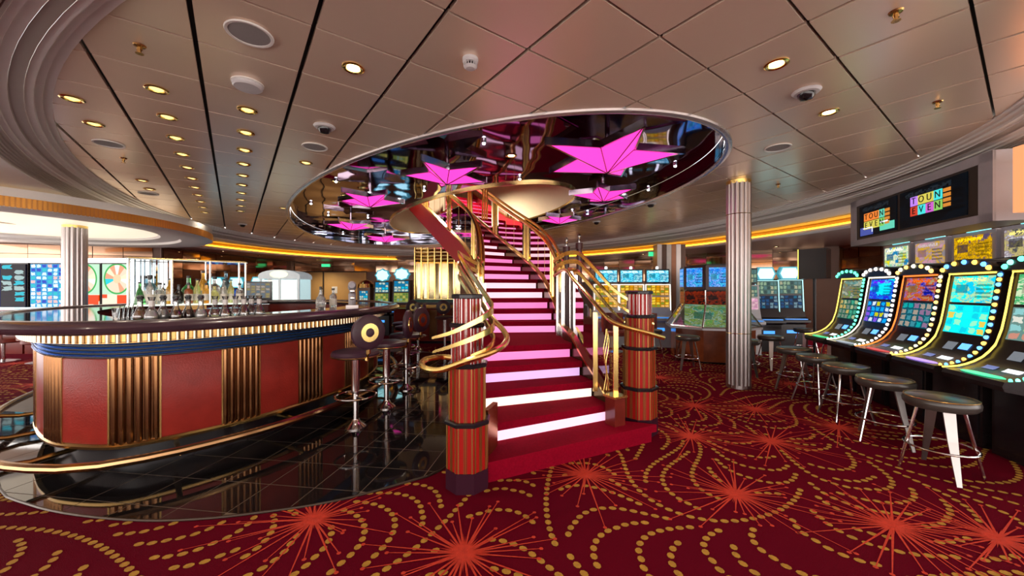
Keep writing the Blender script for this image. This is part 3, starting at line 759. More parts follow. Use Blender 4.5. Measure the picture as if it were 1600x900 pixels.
bt = {'green': gcol('green', (.12, .5, .15)), 'amber': gcol('amber', (.85, .45, .06), e=.08), 'clear': gcol('clear', (.92, .95, .95)), 'black': gcol('black', (.012, .012, .012)),
      'yellow': gcol('yellow', (.92, .85, .35), e=.06), 'rust': gcol('rust', (.25, .06, .015)), 'blue': gcol('blue', (.25, .5, .62)), 'violet': gcol('violet', (.12, .05, .22))}
LABELM = P('paper_label', (.7, .66, .58), .6, 0, .15, 30)
CAPM = P('bottle_cap', (.02, .02, .02), .4)
spots = [('green', 'cone', -.55, 'green conical liquor bottle on the lit shelf beside the mirror strips'), ('clear', 'tall', -.68, 'clear tall bottle next to the green cone bottle on the shelf'),
         ('clear', 'box', -.43, 'clear square bottle with wide paper label on the lit shelf'), ('amber', 'tall', -.22, 'slim amber bottle just left of the black round bottle'),
         ('black', 'round', -.08, 'round black liquor bottle on the lit shelf'), ('rust', 'box', .10, 'squat rust-brown liquor bottle in the middle of the shelf'),
         ('yellow', 'tall', .03, 'pale yellow tall bottle behind the black round one'), ('amber', 'box', .30, 'golden amber square bottle on the lit shelf'),
         ('yellow', 'round', .48, 'round pale yellow bottle near the right end of the shelf'), ('clear', 'tall', .60, 'clear tall bottle between the two yellow ones at the shelf end'),
         ('yellow', 'tall', .72, 'slender lime-yellow bottle near the shelf end post'), ('clear', 'box', .82, 'white-labelled clear bottle at the very right end of the shelf')]
back = [('green', 'round', -.02, 'green-topped round bottle in the back row of the shelf'), ('blue', 'tall', .62, 'pale blue tall bottle in the back row near the shelf end'),
        ('blue', 'box', -.62, 'aqua bottle in the back row behind the green cone'), ('amber', 'tall', .22, 'amber bottle in the back row behind the rust one'), ('clear', 'box', .42, 'stout clear bottle in the back row between the ambers')]
def bottle(c, kind, loc, label, sc=1.0, group='liquor bottles on the bar shelf'):
    b = thing('bottle', label, 'bottle', loc, R.uniform(0, 6), group)
    pr = bottle_prof(kind); part('glass_body', MB().lathe([(r*sc, z*sc) for r, z in pr[:-2]], 14), bt[c], b)
    part('cap', MB().lathe([(r*sc, z*sc) for r, z in pr[-2:]], 10), CAPM, b)
    if kind in ('tall', 'box'):
        r = (pr[2][0]+.0008)*sc; part('paper_label', MB().lathe([(r, .04*sc), (r, .12*sc)], 14), LABELM, b)
    return b
nb = Vector((-dirv.y, dirv.x, 0))
for c_, k_, t, lab in spots:
    p = cb+dirv*(-.46+.087*spots.index((c_, k_, t, lab)))-nb*(.175 if spots.index((c_, k_, t, lab)) % 2 else .10); bottle(c_, k_, (p.x, p.y, 1.271), lab, {'tall': 1.0, 'round': .92, 'cone': .95, 'box': 1.0}[k_])
for c_, k_, t, lab in back:
    p = cb+dirv*t*.60+nb*.03; bottle(c_, k_, (p.x, p.y, 1.271), lab, 1.35)
# carafes along the bar top
CG = glassm('carafe_glass', (.90, .93, .94), .22, .05)
liq = {None: None, 'amber': P('carafe_amber', (.22, .08, .015), .15), 'clear': P('carafe_water', (.5, .48, .46), .1), 'dark': P('carafe_dark', (.05, .02, .015), .15)}
def carafe(loc, fill, cap, label, group='carafes lined up on the bar top'):
    g = thing('carafe', label, 'carafe', loc, 0, group)
    part('glass_body', MB().lathe([(.040, 0), (.046, .012), (.044, .04), (.026, .085), (.018, .11), (.018, .16), (.026, .185), (.024, .185), (.015, .16), (.015, .11)], 14), CG, g)
    if fill: part('drink', MB().lathe([(.036, .006), (.041, .014), (.039, .038), (.023, .078)], 12), liq[fill], g)
    part('stopper' if cap else 'neck_band', MB().lathe([(.016, .16), (.02, .165), (.02, .195), (.012, .20)] if cap else [(.0195, .112), (.0195, .155)], 10), CAPM if cap else P('neck_etching', (.55, .52, .5), .3), g)
for k, (px, py, fill, cap, lab) in enumerate(((219, 504, 'amber', 1, 'stoppered carafe of amber liquor, leftmost in the row on the bar'), (237, 503, 'clear', 0, None), (255, 503, 'clear', 1, 'second stoppered carafe from the left on the bar top'),
        (275, 502, 'dark', 1, 'dark-filled stoppered carafe beside the second stoppered one'), (294, 502, 'dark', 1, 'darkest stoppered carafe in the middle of the row'), (314, 501, 'clear', 1, 'last stoppered carafe before the row of open ones'), (336, 500, None, 0, None), (352, 499, None, 0, None),
        (368, 498, None, 0, None), (381, 497, None, 0, None), (393, 497, None, 0, None), (405, 496, None, 0, None))):
    # walk along the bar top, .1 m inside the front edge, until the ray of that column is met
    best = min(range(0, 118), key=lambda i: abs((BAR[i % NB]+BARN[i % NB]*.08).x/(BAR[i % NB]+BARN[i % NB]*.08).y-(px-800)/F))
    p = BAR[best]+BARN[best]*(.05 if k % 2 else -.06)
    t = (px-800)/F; p.x = t*p.y
    carafe((p.x, p.y, TOP), fill, cap, lab or ('%s open clear glass carafe from the left in the row on the bar' % ORD[k-6] if k > 5 else 'water carafe between the two leftmost stoppered ones'))
# glasses behind the row and things near the far end of the bar
for k, (px, d) in enumerate(((183, 4.2), (190, 4.35), (197, 4.15), (204, 4.4))):
    g = thing('tumbler', '%s small clear tumbler from the left, left of the carafes on the bar' % ORD[k], 'glass', ((px-800)/F*3.35, 3.35, TOP), 0, 'tumblers at the left of the carafes')
    g.location = ((px-800)/F*(3.15+.07*k), 3.15+.07*k, TOP)
    part('glass_body', MB().lathe([(.026, 0), (.032, .09), (.030, .09), (.024, .008)], 12), CG, g)
    part('straw', MB().tube([(0, 0, .01), (.02, .01, .12)], .003, 5), CAPM, g)
tp = thing('drinks_dispenser', 'silver drinks dispenser with round dials near the far end of the bar', 'dispenser', (-2.30, 5.45, TOP), .4)
part('body', MB().tube([(0, 0, 0), (0, 0, .18), (0, -.02, .26), (0, -.10, .31), (0, -.15, .30)], [.05, .052, .055, .055, .04], 10), GREY, tp)
for k, (z, y) in enumerate(((.12, -.055), (.22, -.075))):
    part('dial', MB().lathe([(.03, 0), (.03, .012), (.02, .016)], 12, M=Matrix.Translation((0, y, z)) @ Matrix.Rotation(PI/2, 4, 'X')), CHROME, tp)
part('drip_tray', MB().box((0, -.1, .012), (.16, .22, .024)), STEEL, tp, smooth=False)
for c_, k_, x, y, lab in (('clear', 'box', -2.36, 5.0, 'clear bottle with red label beside the silver dispenser'), ('clear', 'cone', -2.45, 4.85, 'clear decanter left of the dispenser on the bar'), ('clear', 'round', -2.38, 4.72, 'small round clear bottle, leftmost of those by the dispenser')):
    bottle(c_, k_, (x, y, TOP), lab, 1.0, 'bottles by the dispenser')
ps = thing('cash_terminal', 'dark touch-screen till on the far side of the bar', 'till', (-4.25, 6.35, 0), .5)
part('stand', MB().box((0, 0, .6), (.3, .3, 1.2)), WOODR, ps, smooth=False)
part('screen_housing', MB().box((0, -.02, 1.42), (.40, .05, .32)), BLACK, ps, smooth=False)
part('screen', MB().box((0, -.048, 1.43), (.34, .01, .25)), screen('till_screen', (.35, .33, .3), ((.5, .45, .3), (.3, .35, .4), (.6, .55, .5)), 5, 6, .7), ps, smooth=False)
part('keyboard', MB().box((0, -.2, 1.25), (.28, .2, .03), M=Matrix.Rotation(.0, 4, 'X')), GREY, ps, smooth=False)

# ================================================================ BAR STOOLS
def bar_stool():
    s = thing('bar_stool', 'x', 'bar stool', (0, 0, 0), 0, 'bar stools along the bar')
    part('base', MB().lathe([(.105, 0), (.105, .012), (.085, .03), (.05, .06), (.036, .09)], 20), CHROME, s)
    part('column', MB().lathe([(.03, .06), (.03, .36), (.042, .37), (.042, .73)], 16), CHROME, s)
    part('foot_ring', MB().tube([(.20*math.cos(a*PI/12), .20*math.sin(a*PI/12), .335) for a in range(24)], .012, 8, True), CHROME, s)
    part('ring_spokes', MB().tube([(-.2, 0, .335), (.2, 0, .335)], .009, 6), CHROME, s)
    st_ = part('seat', MB().lathe([(.10, .725), (.20, .735), (.235, .755), (.24, .775), (.225, .80), (.16, .815), (.0, .82)], 28), PLUM, s)
    part('piping', MB().tube([(.236*math.cos(a*PI/14), .236*math.sin(a*PI/14), .752) for a in range(28)], .007, 6, True), BRASS, st_)
    part('back_bracket', MB().tube([(.16, 0, .735), (.235, 0, .74), (.262, 0, .80), (.268, 0, .93)], .022, 8), BRASS, s)
    M = Matrix.Translation((.265, 0, 1.01)) @ Matrix.Rotation(PI/2, 4, 'Y')
    bk = part('backrest', MB().lathe([(.15, -.028), (.172, -.018), (.178, 0), (.172, .018), (.15, .028)], 28, M=M), PLUM, s)
    part('back_ring', MB().lathe([(.055, .024), (.095, .024), (.092, .036), (.058, .036)], 24, M=M).lathe([(.055, -.024), (.095, -.024), (.092, -.036), (.058, -.036)], 24, M=M), GOLD, bk)
    part('back_button', MB().lathe([(.05, .02), (.045, .036), (.02, .042)], 16, M=M).lathe([(.05, -.02), (.045, -.036), (.02, -.042)], 16, M=M), PLUM, bk)
    return s
bs = bar_stool()
stools = [((-1.63, 3.95), -.72, 'nearest bar stool, its round back with gold ring turned to the viewer'), ((-1.53, 4.62), .0, 'second bar stool from the front, its round back seen almost edge-on'),
          ((-1.52, 5.45), -.45, 'third bar stool along the bar, reddish round back turned half away'), ((-1.80, 6.6), .3, 'fourth bar stool along the curved bar, partly behind the third'), ((-2.1, 7.4), .6, 'bar stool at the far bend of the bar'),
          ((-2.25, 9.1), 2.4, 'bar stool in front of the far counter, left of its pair'), ((-1.6, 9.05), 1.9, 'bar stool in front of the far counter, nearest the newel post')]
for k, ((x, y), rz, lab) in enumerate(stools):
    z = .010 if k < 4 else .0
    if k == 0: bs.location = (x, y, z); bs.rotation_euler = (0, 0, rz); bs['label'] = lab
    else: copy_tree(bs, None, (x, y, z), rz, lab)

# far counter with mirrored gold cabinet
fc = thing('far_counter', 'dark-topped red counter behind the bar stools at the foot of the stairs', 'counter', (-2.2, 10.2, 0))
part('body', MB().box((0, .2, .5), (1.9, .6, .86)), WOODR, fc, smooth=False)
part('kick', MB().box((0, .2, .05), (1.8, .54, .1)), BLACK, fc, smooth=False)
part('counter_top', MB().box((0, .18, 1.07), (2.1, .8, .06)), BULL, fc, smooth=False)
part('fluted_band', MB().box((0, .18, 1.0), (1.98, .7, .08)), BRASS, fc, smooth=False)
for k in (-.55, .1, .7): part('pilaster', MB().box((k, -.11, .5), (.2, .03, .8)), FL, fc, smooth=False)
gc = thing('gold_cabinet', 'tall mirrored cabinet with gold frames on the far counter', 'cabinet', (-2.02, 10.35, 1.10))
part('base', MB().box((0, 0, .04), (1.3, .4, .08)), P('green_glass_base', (.05, .12, .10), .1), gc, smooth=False)
part('back', MB().box((0, .1, .78), (1.2, .2, 1.42)), P('gold_mirror', (.70, .55, .26), .08, 1, .3, 3), gc, smooth=False)
GM = P('gold_pane', (.55, .44, .24), .16, 1, .3, 5)
for k in range(7):
    x = -.54+.18*k
    part('mullion', MB().box((x-.09, -.02, .78), (.025, .06, 1.42)), GOLD, gc, smooth=False)
    part('mirror_pane', MB().box((x, -.005, .58), (.14, .012, .95), R.uniform(-.5, .5)), GM, gc, smooth=False)
    for r in range(4):
        part('frame_block', MB().tube([(x-.075, -.03, 1.13+.095*r), (x+.075, -.03, 1.13+.095*r)], .034, 8), GOLD, gc)
# ================================================================ COLUMNS
def column(loc, z1, label, r=.155, mat=STEEL, bands=(.33,)):
    c = thing('column', label, 'column', loc)
    n = 14; 
    part('core', MB().lathe([(r-.025, 0), (r-.025, z1)], 20), mat, c)
    for k in range(n):
        a = 2*PI*k/n; part('flute', MB().lathe([(.031, .02), (.031, z1-.03)], 10, (math.cos(a)*(r-.022), math.sin(a)*(r-.022), 0)), mat, c)
    part('base_ring', MB().lathe([(r+.006, 0), (r+.006, .05)], 24), mat, c)
    for z in bands: part('band', MB().lathe([(r+.010, z), (r+.013, z+.004), (r+.010, z+.010)], 24), BRASS, c)
    part('cap_ring', MB().lathe([(r+.008, z1-.05), (r+.010, z1)], 24), GOLD, c)
    return c
column((3.36, 5.62, 0), 3.05, 'silver fluted column standing alone in front of the coin pusher', bands=(.80, 2.55))
column((-8.25, 7.15, 0), ZO-.03, 'silver fluted column among the bright slot screens on the left', .16)
# striped pier
pr = thing('striped_pier', 'pier with vertical stripes of pale metal and bronze behind the coin pusher', 'pier', (4.35, 10.5, 0))
for k in range(6): part('stripe', MB().box((-.32+.13*k, 0, 1.34), (.125, .3, 2.68)), (STEEL, BRONZE, P('pale_stripe', (.45, .42, .40), .3, .5), P('rust_stripe', (.35, .15, .08), .3, .4), STEEL, BRONZE)[k], pr, smooth=False)

# ================================================================ SLOT MACHINES OF THE RIGHT-HAND ROW
ROW = Vector((.27, .963, 0)); OUT = Vector((.963, -.27, 0)); RZ = math.atan2(-.963, -.27)   # local +Y points away from the player
PROF = [(-.40, .735), (-.30, .745), (-.20, .78), (-.10, .85), (-.03, .95), (.01, 1.08), (.035, 1.22), (.055, 1.36), (.075, 1.50), (.09, 1.60)]
def curve_pt(t):
    f = t*(len(PROF)-1); i = min(int(f), len(PROF)-2); a, b = PROF[i], PROF[i+1]; f -= i
    return (a[0]+(b[0]-a[0])*f, a[1]+(b[1]-a[1])*f)
CAB = P('slot_black', (.012, .008, .009), .25, 0, .2, spec=.3)
HW_ = .285
bulbmesh = {}
def bulb(col, r=.020):
    k = (col, r)
    if k not in bulbmesh:
        bulbmesh[k] = mesh('bulb', MB().lathe([(r, 0), (r*.92, .010), (r*.6, .018), (.0, .021)], 10), E('bulb_%s' % (col,), col, 2.6))
    return bulbmesh[k]
def curved_slot(loc, label, neon, bulbs, up, lo, lip, top2=None):
    s = thing('slot_machine', label, 'slot machine', loc, RZ, 'row of curved slot machines on the right')
    prof = [(.42, 0), (-.06, 0), (-.06, .60), (-.40, .66), (-.415, .70)]+PROF+[(.06, 1.62), (.06, 1.70), (.42, 1.72)]
    part('cabinet', MB().add([(-HW_, y, z) for y, z in prof]+[(HW_, y, z) for y, z in prof],
         [tuple(range(len(prof))), tuple(range(len(prof), 2*len(prof)))[::-1]]+[(i, i+len(prof), (i+1) % len(prof)+len(prof), (i+1) % len(prof)) for i in range(len(prof))]), CAB, s)
    def panel(name, t0, t1, x0, x1, mat, lift=.006, k=6):
        a = [curve_pt(t0+(t1-t0)*i/k) for i in range(k+1)]
        part(name, MB().strip([[(x0, y-lift, z+lift*.3), (x1, y-lift, z+lift*.3)] for y, z in a], closed=False), mat, s)
    panel('upper_screen', .745, .975, -.225, .225, up); panel('lower_screen', .50, .725, -.225, .225, lo)
    panel('card_reader', .34, .42, -.10, .02, P('button_grey', (.12, .12, .14), .3, emit=(.4, .5, .6), es=.25)); panel('blue_button', .36, .42, .06, .17, E('button_blue', (.1, .35, 1), 1.6))
    panel('white_button', .20, .25, .02, .16, E('button_white', (.8, .85, .9), 1.2)); panel('small_button', .20, .25, -.16, -.05, E('button_dim', (.15, .2, .5), .6))
    # arched crown
    M = Matrix.Translation((0, .06, 1.615)) @ Matrix.Rotation(PI/2, 4, 'X')
    arch = [(-HW_, 0)]+[(HW_*math.cos(PI-PI*k/12), .045+.085*math.sin(PI*k/12)) for k in range(13)]+[(HW_, 0)]
    part('crown', MB().prism(arch, -.22, .05, M), CAB, s)
    # neon edge on the far side, along the top of the screen and bulbs on the near side
    ed = [(-HW_+.012, curve_pt(k/16)[0]-.014, curve_pt(k/16)[1]+.012) for k in range(17)]
    nt = ed+[(-HW_+.03, .07, 1.605), (HW_-.05, .07, 1.605)]
    part('neon_edge', MB().tube(nt, .008, 6), neon, s)
    if bulbs:
        for k in range(20):
            y, z = curve_pt(.06+.92*k/19); c = bulbs[k % len(bulbs)]
            tx = (curve_pt(min(1, .06+.92*k/19+.02)), curve_pt(max(0, .06+.92*k/19-.02)))
            an = math.atan2(tx[0][1]-tx[1][1], tx[0][0]-tx[1][0])
            link('bulb', bulb(c, .012+.007*min(1, k/8)), s, (HW_-.022, y-.003, z), (an, 0, 0))
        for k in range(7):
            a = PI*(k+.5)/7; x, z = HW_*.92*math.cos(PI-a), 1.615+.045+.085*math.sin(a)-.03
            link('bulb', bulb(bulbs[k % len(bulbs)], .024), s, (x, .008, z), (PI/2, 0, 0))
    part('console_glow', MB().lathe([(.10, 0), (.09, .006)], 16, M=Matrix.Translation((0, -.33, .742)) @ Matrix.Diagonal((2.0, .55, 1, 1))), lip, s)
    part('lock_plate', MB().lathe([(.016, 0), (.016, .01)], 10, M=Matrix.Translation((.1, -.06, .5)) @ Matrix.Rotation(PI/2, 4, 'X')), CHROME, s)
    part('door_line', MB().box((0, -.066, .32), (.5, .008, .5)), BLACK, s, smooth=False)
    return s
YEL = E('neon_yellow', (1, .72, .10), 2.0); WHT = E('neon_white', (1, .85, .65), 2.2); ORG = E('neon_orange', (1, .18, .03), 1.8)
C_T = (.10, .85, .80)
def sm(i, *a, **k): return screen('slot_screen_%s' % i, *a, **k)
MS = [
 ('curved slot machine with green bulbs, farthest of the right-hand row', YEL, ((.1, .9, .45),), sm('a1', (.10, .16, .13), ((.25, .5, .25), (.5, .35, .2), (.15, .3, .3), (.6, .6, .5)), 3, 4, .9, 'picture', 1.0), sm('a2', (.08, .2, .16), ((.5, .55, .4), (.2, .45, .35), (.6, .5, .3), (.3, .35, .3)), 5, 4, 1.0, seed=2.0), E('lip_green', (.05, .6, .25), 1.0)),
 ('curved slot machine edged with round white bulbs in the right-hand row', WHT, ((1, .88, .8),), sm('b1', (.06, .30, .55), ((.1, .75, .85), (.1, .75, .85), (.25, .15, .6), (.15, .3, .7)), 2, 2, 1.3, 'picture', 3.0), sm('b2', (.10, .16, .32), ((.2, .5, .8), (.4, .3, .7), (.7, .75, .8), (.6, .6, .2)), 5, 4, 1.1, seed=4.0), E('lip_silver', (.4, .45, .55), .6)),
 ('curved slot machine with orange neon edge, third in the right-hand row', ORG, ((1, .55, .12), (.8, .75, .5)), sm('c1', (.2, .14, .25), ((.10, .12, .5), (.45, .35, .5), (.65, .16, .03), (.5, .42, .3)), 3, 3, 1.1, 'picture', 5.0), sm('c2', (.08, .2, .24), ((.2, .4, .45), (.4, .3, .4), (.15, .5, .5), (.5, .45, .4)), 5, 4, .9, seed=6.0), E('lip_red', (.6, .05, .05), .7)),
 ('curved slot machine with turquoise screens and blue and orange bulbs', YEL, ((1, .5, .08), (.1, .35, 1)), sm('d1', C_T, ((.08, .75, .75), (.15, .8, .8), (.65, .6, .35), (.10, .55, .75)), 3, 3, 1.3, 'picture', 7.0), sm('d2', (.05, .75, .75), ((.1, .85, .85), (.45, .75, .6), (.1, .6, .7), (.7, .6, .3)), 5, 4, 1.25, seed=8.0), E('lip_violet', (.4, .25, .9), 1.1)),
 ('curved slot machine with yellow neon edge and green crown bulbs, cut off by the frame', YEL, ((.1, .9, .5), (.2, .95, .7)), sm('e1', (.10, .35, .22), ((.2, .6, .45), (.55, .7, .55), (.1, .4, .2), (.7, .75, .6)), 3, 3, 1.2, 'picture', 9.0), sm('e2', (.25, .35, .33), ((.4, .6, .6), (.6, .4, .35), (.5, .65, .4), (.7, .7, .65)), 4, 4, 1.1, seed=10.0), E('lip_green2', (.05, .7, .3), 1.2)),
]
BASE0 = Vector((3.39, 3.0, 0))
for k, spec in enumerate(MS):
    s = .30+.66*(4-k); p = BASE0+ROW*s+OUT*.80
    curved_slot((p.x, p.y, 0), *spec)
# the machines back to back with them: only their lit top boxes show above
for k in range(6):
    s = .0+.66*k+.2; p = BASE0+ROW*s+OUT*1.78
    lab = ('nearest', 'second', 'third', 'fourth', 'fifth', 'farthest')[k]
    q = thing('slot_machine', '%s lit top box showing behind the right-hand slot row, below the hanging screens' % lab, 'slot machine', (p.x, p.y, 0), RZ, 'slot machines behind the right-hand row')
    part('cabinet', MB().box((0, .1, .9), (.56, .5, 1.8)), CAB, q, smooth=False)
    part('top_box', MB().box((0, .05, 1.95), (.60, .22, .40)), P('silver_box', (.45, .42, .45), .3, .5), q)
    part('top_screen', MB().box((0, -.065, 1.95), (.50, .012, .31)), screen('topper_%d' % k, ((.5, .7, .7), (.5, .55, .4), (.3, .3, .35), (.5, .42, .2), (.35, .3, .35), (.5, .5, .4))[k],
         (((.7, .8, .8), (.5, .5, .6), (.3, .5, .5), (.8, .8, .75)), ((.5, .65, .4), (.7, .75, .6), (.75, .75, .8), (.4, .3, .4)), ((.75, .75, .75), (.3, .25, .28), (.6, .55, .3), (.1, .1, .12)),
          ((.8, .55, .05), (.25, .18, .12), (.75, .5, .1), (.12, .1, .2)), ((.3, .28, .3), (.7, .5, .15), (.4, .35, .35), (.6, .4, .45)), ((.8, .7, .1), (.3, .55, .5), (.85, .8, .6), (.1, .3, .5)))[k], 3, 2, 1.2, 'picture', 20.0+k), q, smooth=False)
    part('sign_lamp', MB().lathe([(.10, 0), (.09, .05), (.05, .07)], 14, (0, 0, 2.15)), E('sign_cyan', (.2, .8, .85), 1.2), q)

# ---- slot stools
def slot_stool(name='slot_stool'):
    s = thing(name, 'x', 'stool', (0, 0, 0), 0, 'round stools at the slot machines')
    se = part('seat', MB().lathe([(.14, .515), (.195, .52), (.212, .54), (.216, .57), (.208, .592), (.18, .605), (.0, .612)], 28), P('olive_vinyl', (.05, .043, .038), .28, 0, .2), s)
    part('piping', MB().tube([(.205*math.cos(a*PI/14), .205*math.sin(a*PI/14), .596) for a in range(28)], .005, 6, True), BRASS, se)
    for k in range(4):
        a = k*PI/2+.5; c_, s2 = math.cos(a), math.sin(a); wd = Vector((-s2, c_, 0))
        if k % 2: part('leg', MB().tube([(c_*.13, s2*.13, .52), (c_*.24, s2*.24, .0)], .011, 8), CHROME, s)
        else:
            t0 = Vector((c_*.12, s2*.12, .52)); t1 = Vector((c_*.17, s2*.17, .30)); t2 = Vector((c_*.255, s2*.255, 0)); o = Vector((c_, s2, 0))*.006
            vs = []
            for p, wv in ((t0, .035), (t1, .028), (t2, .014)): vs += [p-wd*wv-o, p+wd*wv-o, p+wd*wv+o, p-wd*wv+o]
            fs = [(i*4+j, i*4+(j+1) % 4, i*4+4+(j+1) % 4, i*4+4+j) for i in range(2) for j in range(4)]+[(3, 2, 1, 0), (8, 9, 10, 11)]
            part('leg', MB().add(vs, fs), P('leg_steel', (.30, .27, .26), .28, .9), s, smooth=False)
    part('foot_ring', MB().tube([(.205*math.cos(a*PI/12), .205*math.sin(a*PI/12), .21) for a in range(24)], .009, 8, True), CHROME, s)
    return s
ss = slot_stool()
labs = ('nearest round stool at the right-hand slot row, its footring largest', 'second nearest round stool at the right-hand slot row', 'round stool in the middle of the five at the right-hand slot row', 'round stool with reddish studded side, fourth from the front', 'farthest of the five round stools at the right-hand slot row')
for k in range(5):
    p = BASE0+ROW*(.65*k)
    if k == 0: ss.location = p; ss['label'] = labs[0]; ss.rotation_euler = (0, 0, .6)
    else: copy_tree(ss, None, p, .6+.5*k, labs[k])
for (x, y, rz, lab) in ((3.22, 6.95, .2, 'round stool in front of the coin pusher, left of the silver column'), (2.95, 8.0, .9, 'round stool behind the right newel, left of the coin pusher'), (3.98, 6.45, 1.2, 'round stool half hidden by the silver column'),
                        (4.75, 6.95, .5, 'round stool just right of the silver column'), (5.6, 6.6, 0, 'round stool between the coin pusher and the curved slot row'), (6.35, 8.2, .3, 'small dark stool before the slot machine with the wide cyan sign')):
    copy_tree(ss, None, (x, y, 0), rz, lab)

# ---- hanging screen box
A_ = BASE0+OUT*.86
def solve(ratio):
    s = (A_.x-ratio*A_.y)/(ratio*ROW.y-ROW.x); return A_+ROW*s
pa, pb = solve((1332-800)/F)*1.10, solve((1556-800)/F)*1.10
v = pa-pb; L = v.length; ang = math.atan2(v.y, v.x); mid = (pa+pb)/2
zb, zt = CH+.625*1.10, 2.85
sb = thing('hanging_screen_box', 'large grey box with twin screens hung above the right-hand slot row', 'screen', (mid.x, mid.y, zb), ang+PI)
# local +Y of the box now points away from the aisle or towards it; find out
nl = Vector((-math.sin(ang+PI), math.cos(ang+PI), 0)); sg = -1 if nl.dot(Vector((-mid.x, -mid.y, 0))) < 0 else 1
Hh = zt-zb
part('housing', MB().box((0, -sg*.20, Hh/2), (L, .40, Hh)), GREY, sb, smooth=False)
part('bezel', MB().box((0, sg*.012, Hh*.93), (L, .025, Hh*.14)).box((0, sg*.012, Hh*.06), (L, .025, Hh*.12)).box((-L/2+.07, sg*.012, Hh/2), (.14, .025, Hh)).box((L/2-.08, sg*.012, Hh/2), (.16, .025, Hh)), P('grey_bezel', (.42, .40, .43), .4, .1), sb, smooth=False)
part('inner_frame', MB().box((0, sg*.008, Hh*.49), (L-.30, .016, Hh*.74)), P('frame_black', (.03, .022, .02), .3), sb, smooth=False)
SCR = screen('tv_dark', (.012, .02, .03), ((.01, .02, .03), (.012, .018, .026), (.02, .035, .05)), 3, 3, .5, 'picture', 33.0)
for k, (cx_, wd) in enumerate(((-L*.235, L*.34), (L*.17, L*.42))):
    # k = 0 is the screen that ends up on the left seen from the aisle
    cxx = cx_ if sg < 0 else -cx_
    sc_ = part('screen', MB().box((cxx, sg*.018, Hh*.49), (wd, .012, Hh*.66)), SCR, sb, smooth=False)
    cols = {'p': (.45, .2, .8), 'y': (.55, .5, .08), 'c': (.05, .65, .65), 'r': (.5, .04, .02), 'm': (.5, .1, .5), 'g': (.2, .5, .1), 'o': (.75, .2, .03), 'b': (.05, .08, .35), 'n': (.1, .55, .4)}
    rows = (('TOUN', 'pyyc'), ('EVEN', 'rcmg')) if k == 1 else (('TOUN', 'ooon'), ('EVEN', 'yyyg'))
    tw = .125 if k == 1 else .115
    dr = -1 if sg > 0 else 1
    for r_, (word, cs) in enumerate(rows):
        for q, ch in enumerate(word):
            x = cxx+dr*((q-2)*tw); z = Hh*(.60 if k == 1 else .56)-r_*.125
            part('letter_tile', MB().box((x, sg*.027, z), (tw*.94, .006, .115)), E('tile_%s' % cs[q], cols[cs[q]], .9), sc_, smooth=False)
            me = text_mesh(ch, .115); me.materials.clear(); me.materials.append(P('letter_dark', (.02, .02, .02), .4))
            link('letter', me, sc_, (x, sg*.032, z), (PI/2, 0, PI if sg > 0 else 0))
    for q in range(4):
        x = cxx+dr*(2*tw); part('letter_tile', MB().box((x, sg*.027, Hh*(.64 if k == 1 else .60)-q*.058), (tw*.8, .006, .04)), E('tile_o2', (.6, .22, .03), .8), sc_, smooth=False)
    if k == 0:
        part('picture_patch', MB().box((cxx-dr*wd*.28, sg*.026, Hh*.27), (wd*.36, .006, Hh*.17)), E('tile_b', cols['b'], .8), sc_, smooth=False)
        part('picture_patch', MB().box((cxx+dr*wd*.27, sg*.026, Hh*.29), (wd*.36, .006, Hh*.15)), E('tile_n', (.12, .5, .35), .8), sc_, smooth=False)
        part('picture_line', MB().box((cxx-dr*wd*.24, sg*.030, Hh*.33), (wd*.26, .006, .012)).box((cxx-dr*wd*.11, sg*.030, Hh*.28), (.012, .006, .07)).box((cxx+dr*wd*.2, sg*.03, Hh*.385), (.16, .006, .018)), E('line_white', (.8, .85, 1), 1.0), sc_, smooth=False)
# glowing amber panel beside it
lp = pb+(pb-pa).normalized()*.55
single('amber_light_panel', MB().box((0, 0, .30), (.62, .08, .58)), E('amber_panel_light', (.95, .38, .16), .75), 'glowing orange wall panel at the right edge beside the hanging screens', 'light panel', (4.76, 3.30, 2.12), (0, 0, -.1))

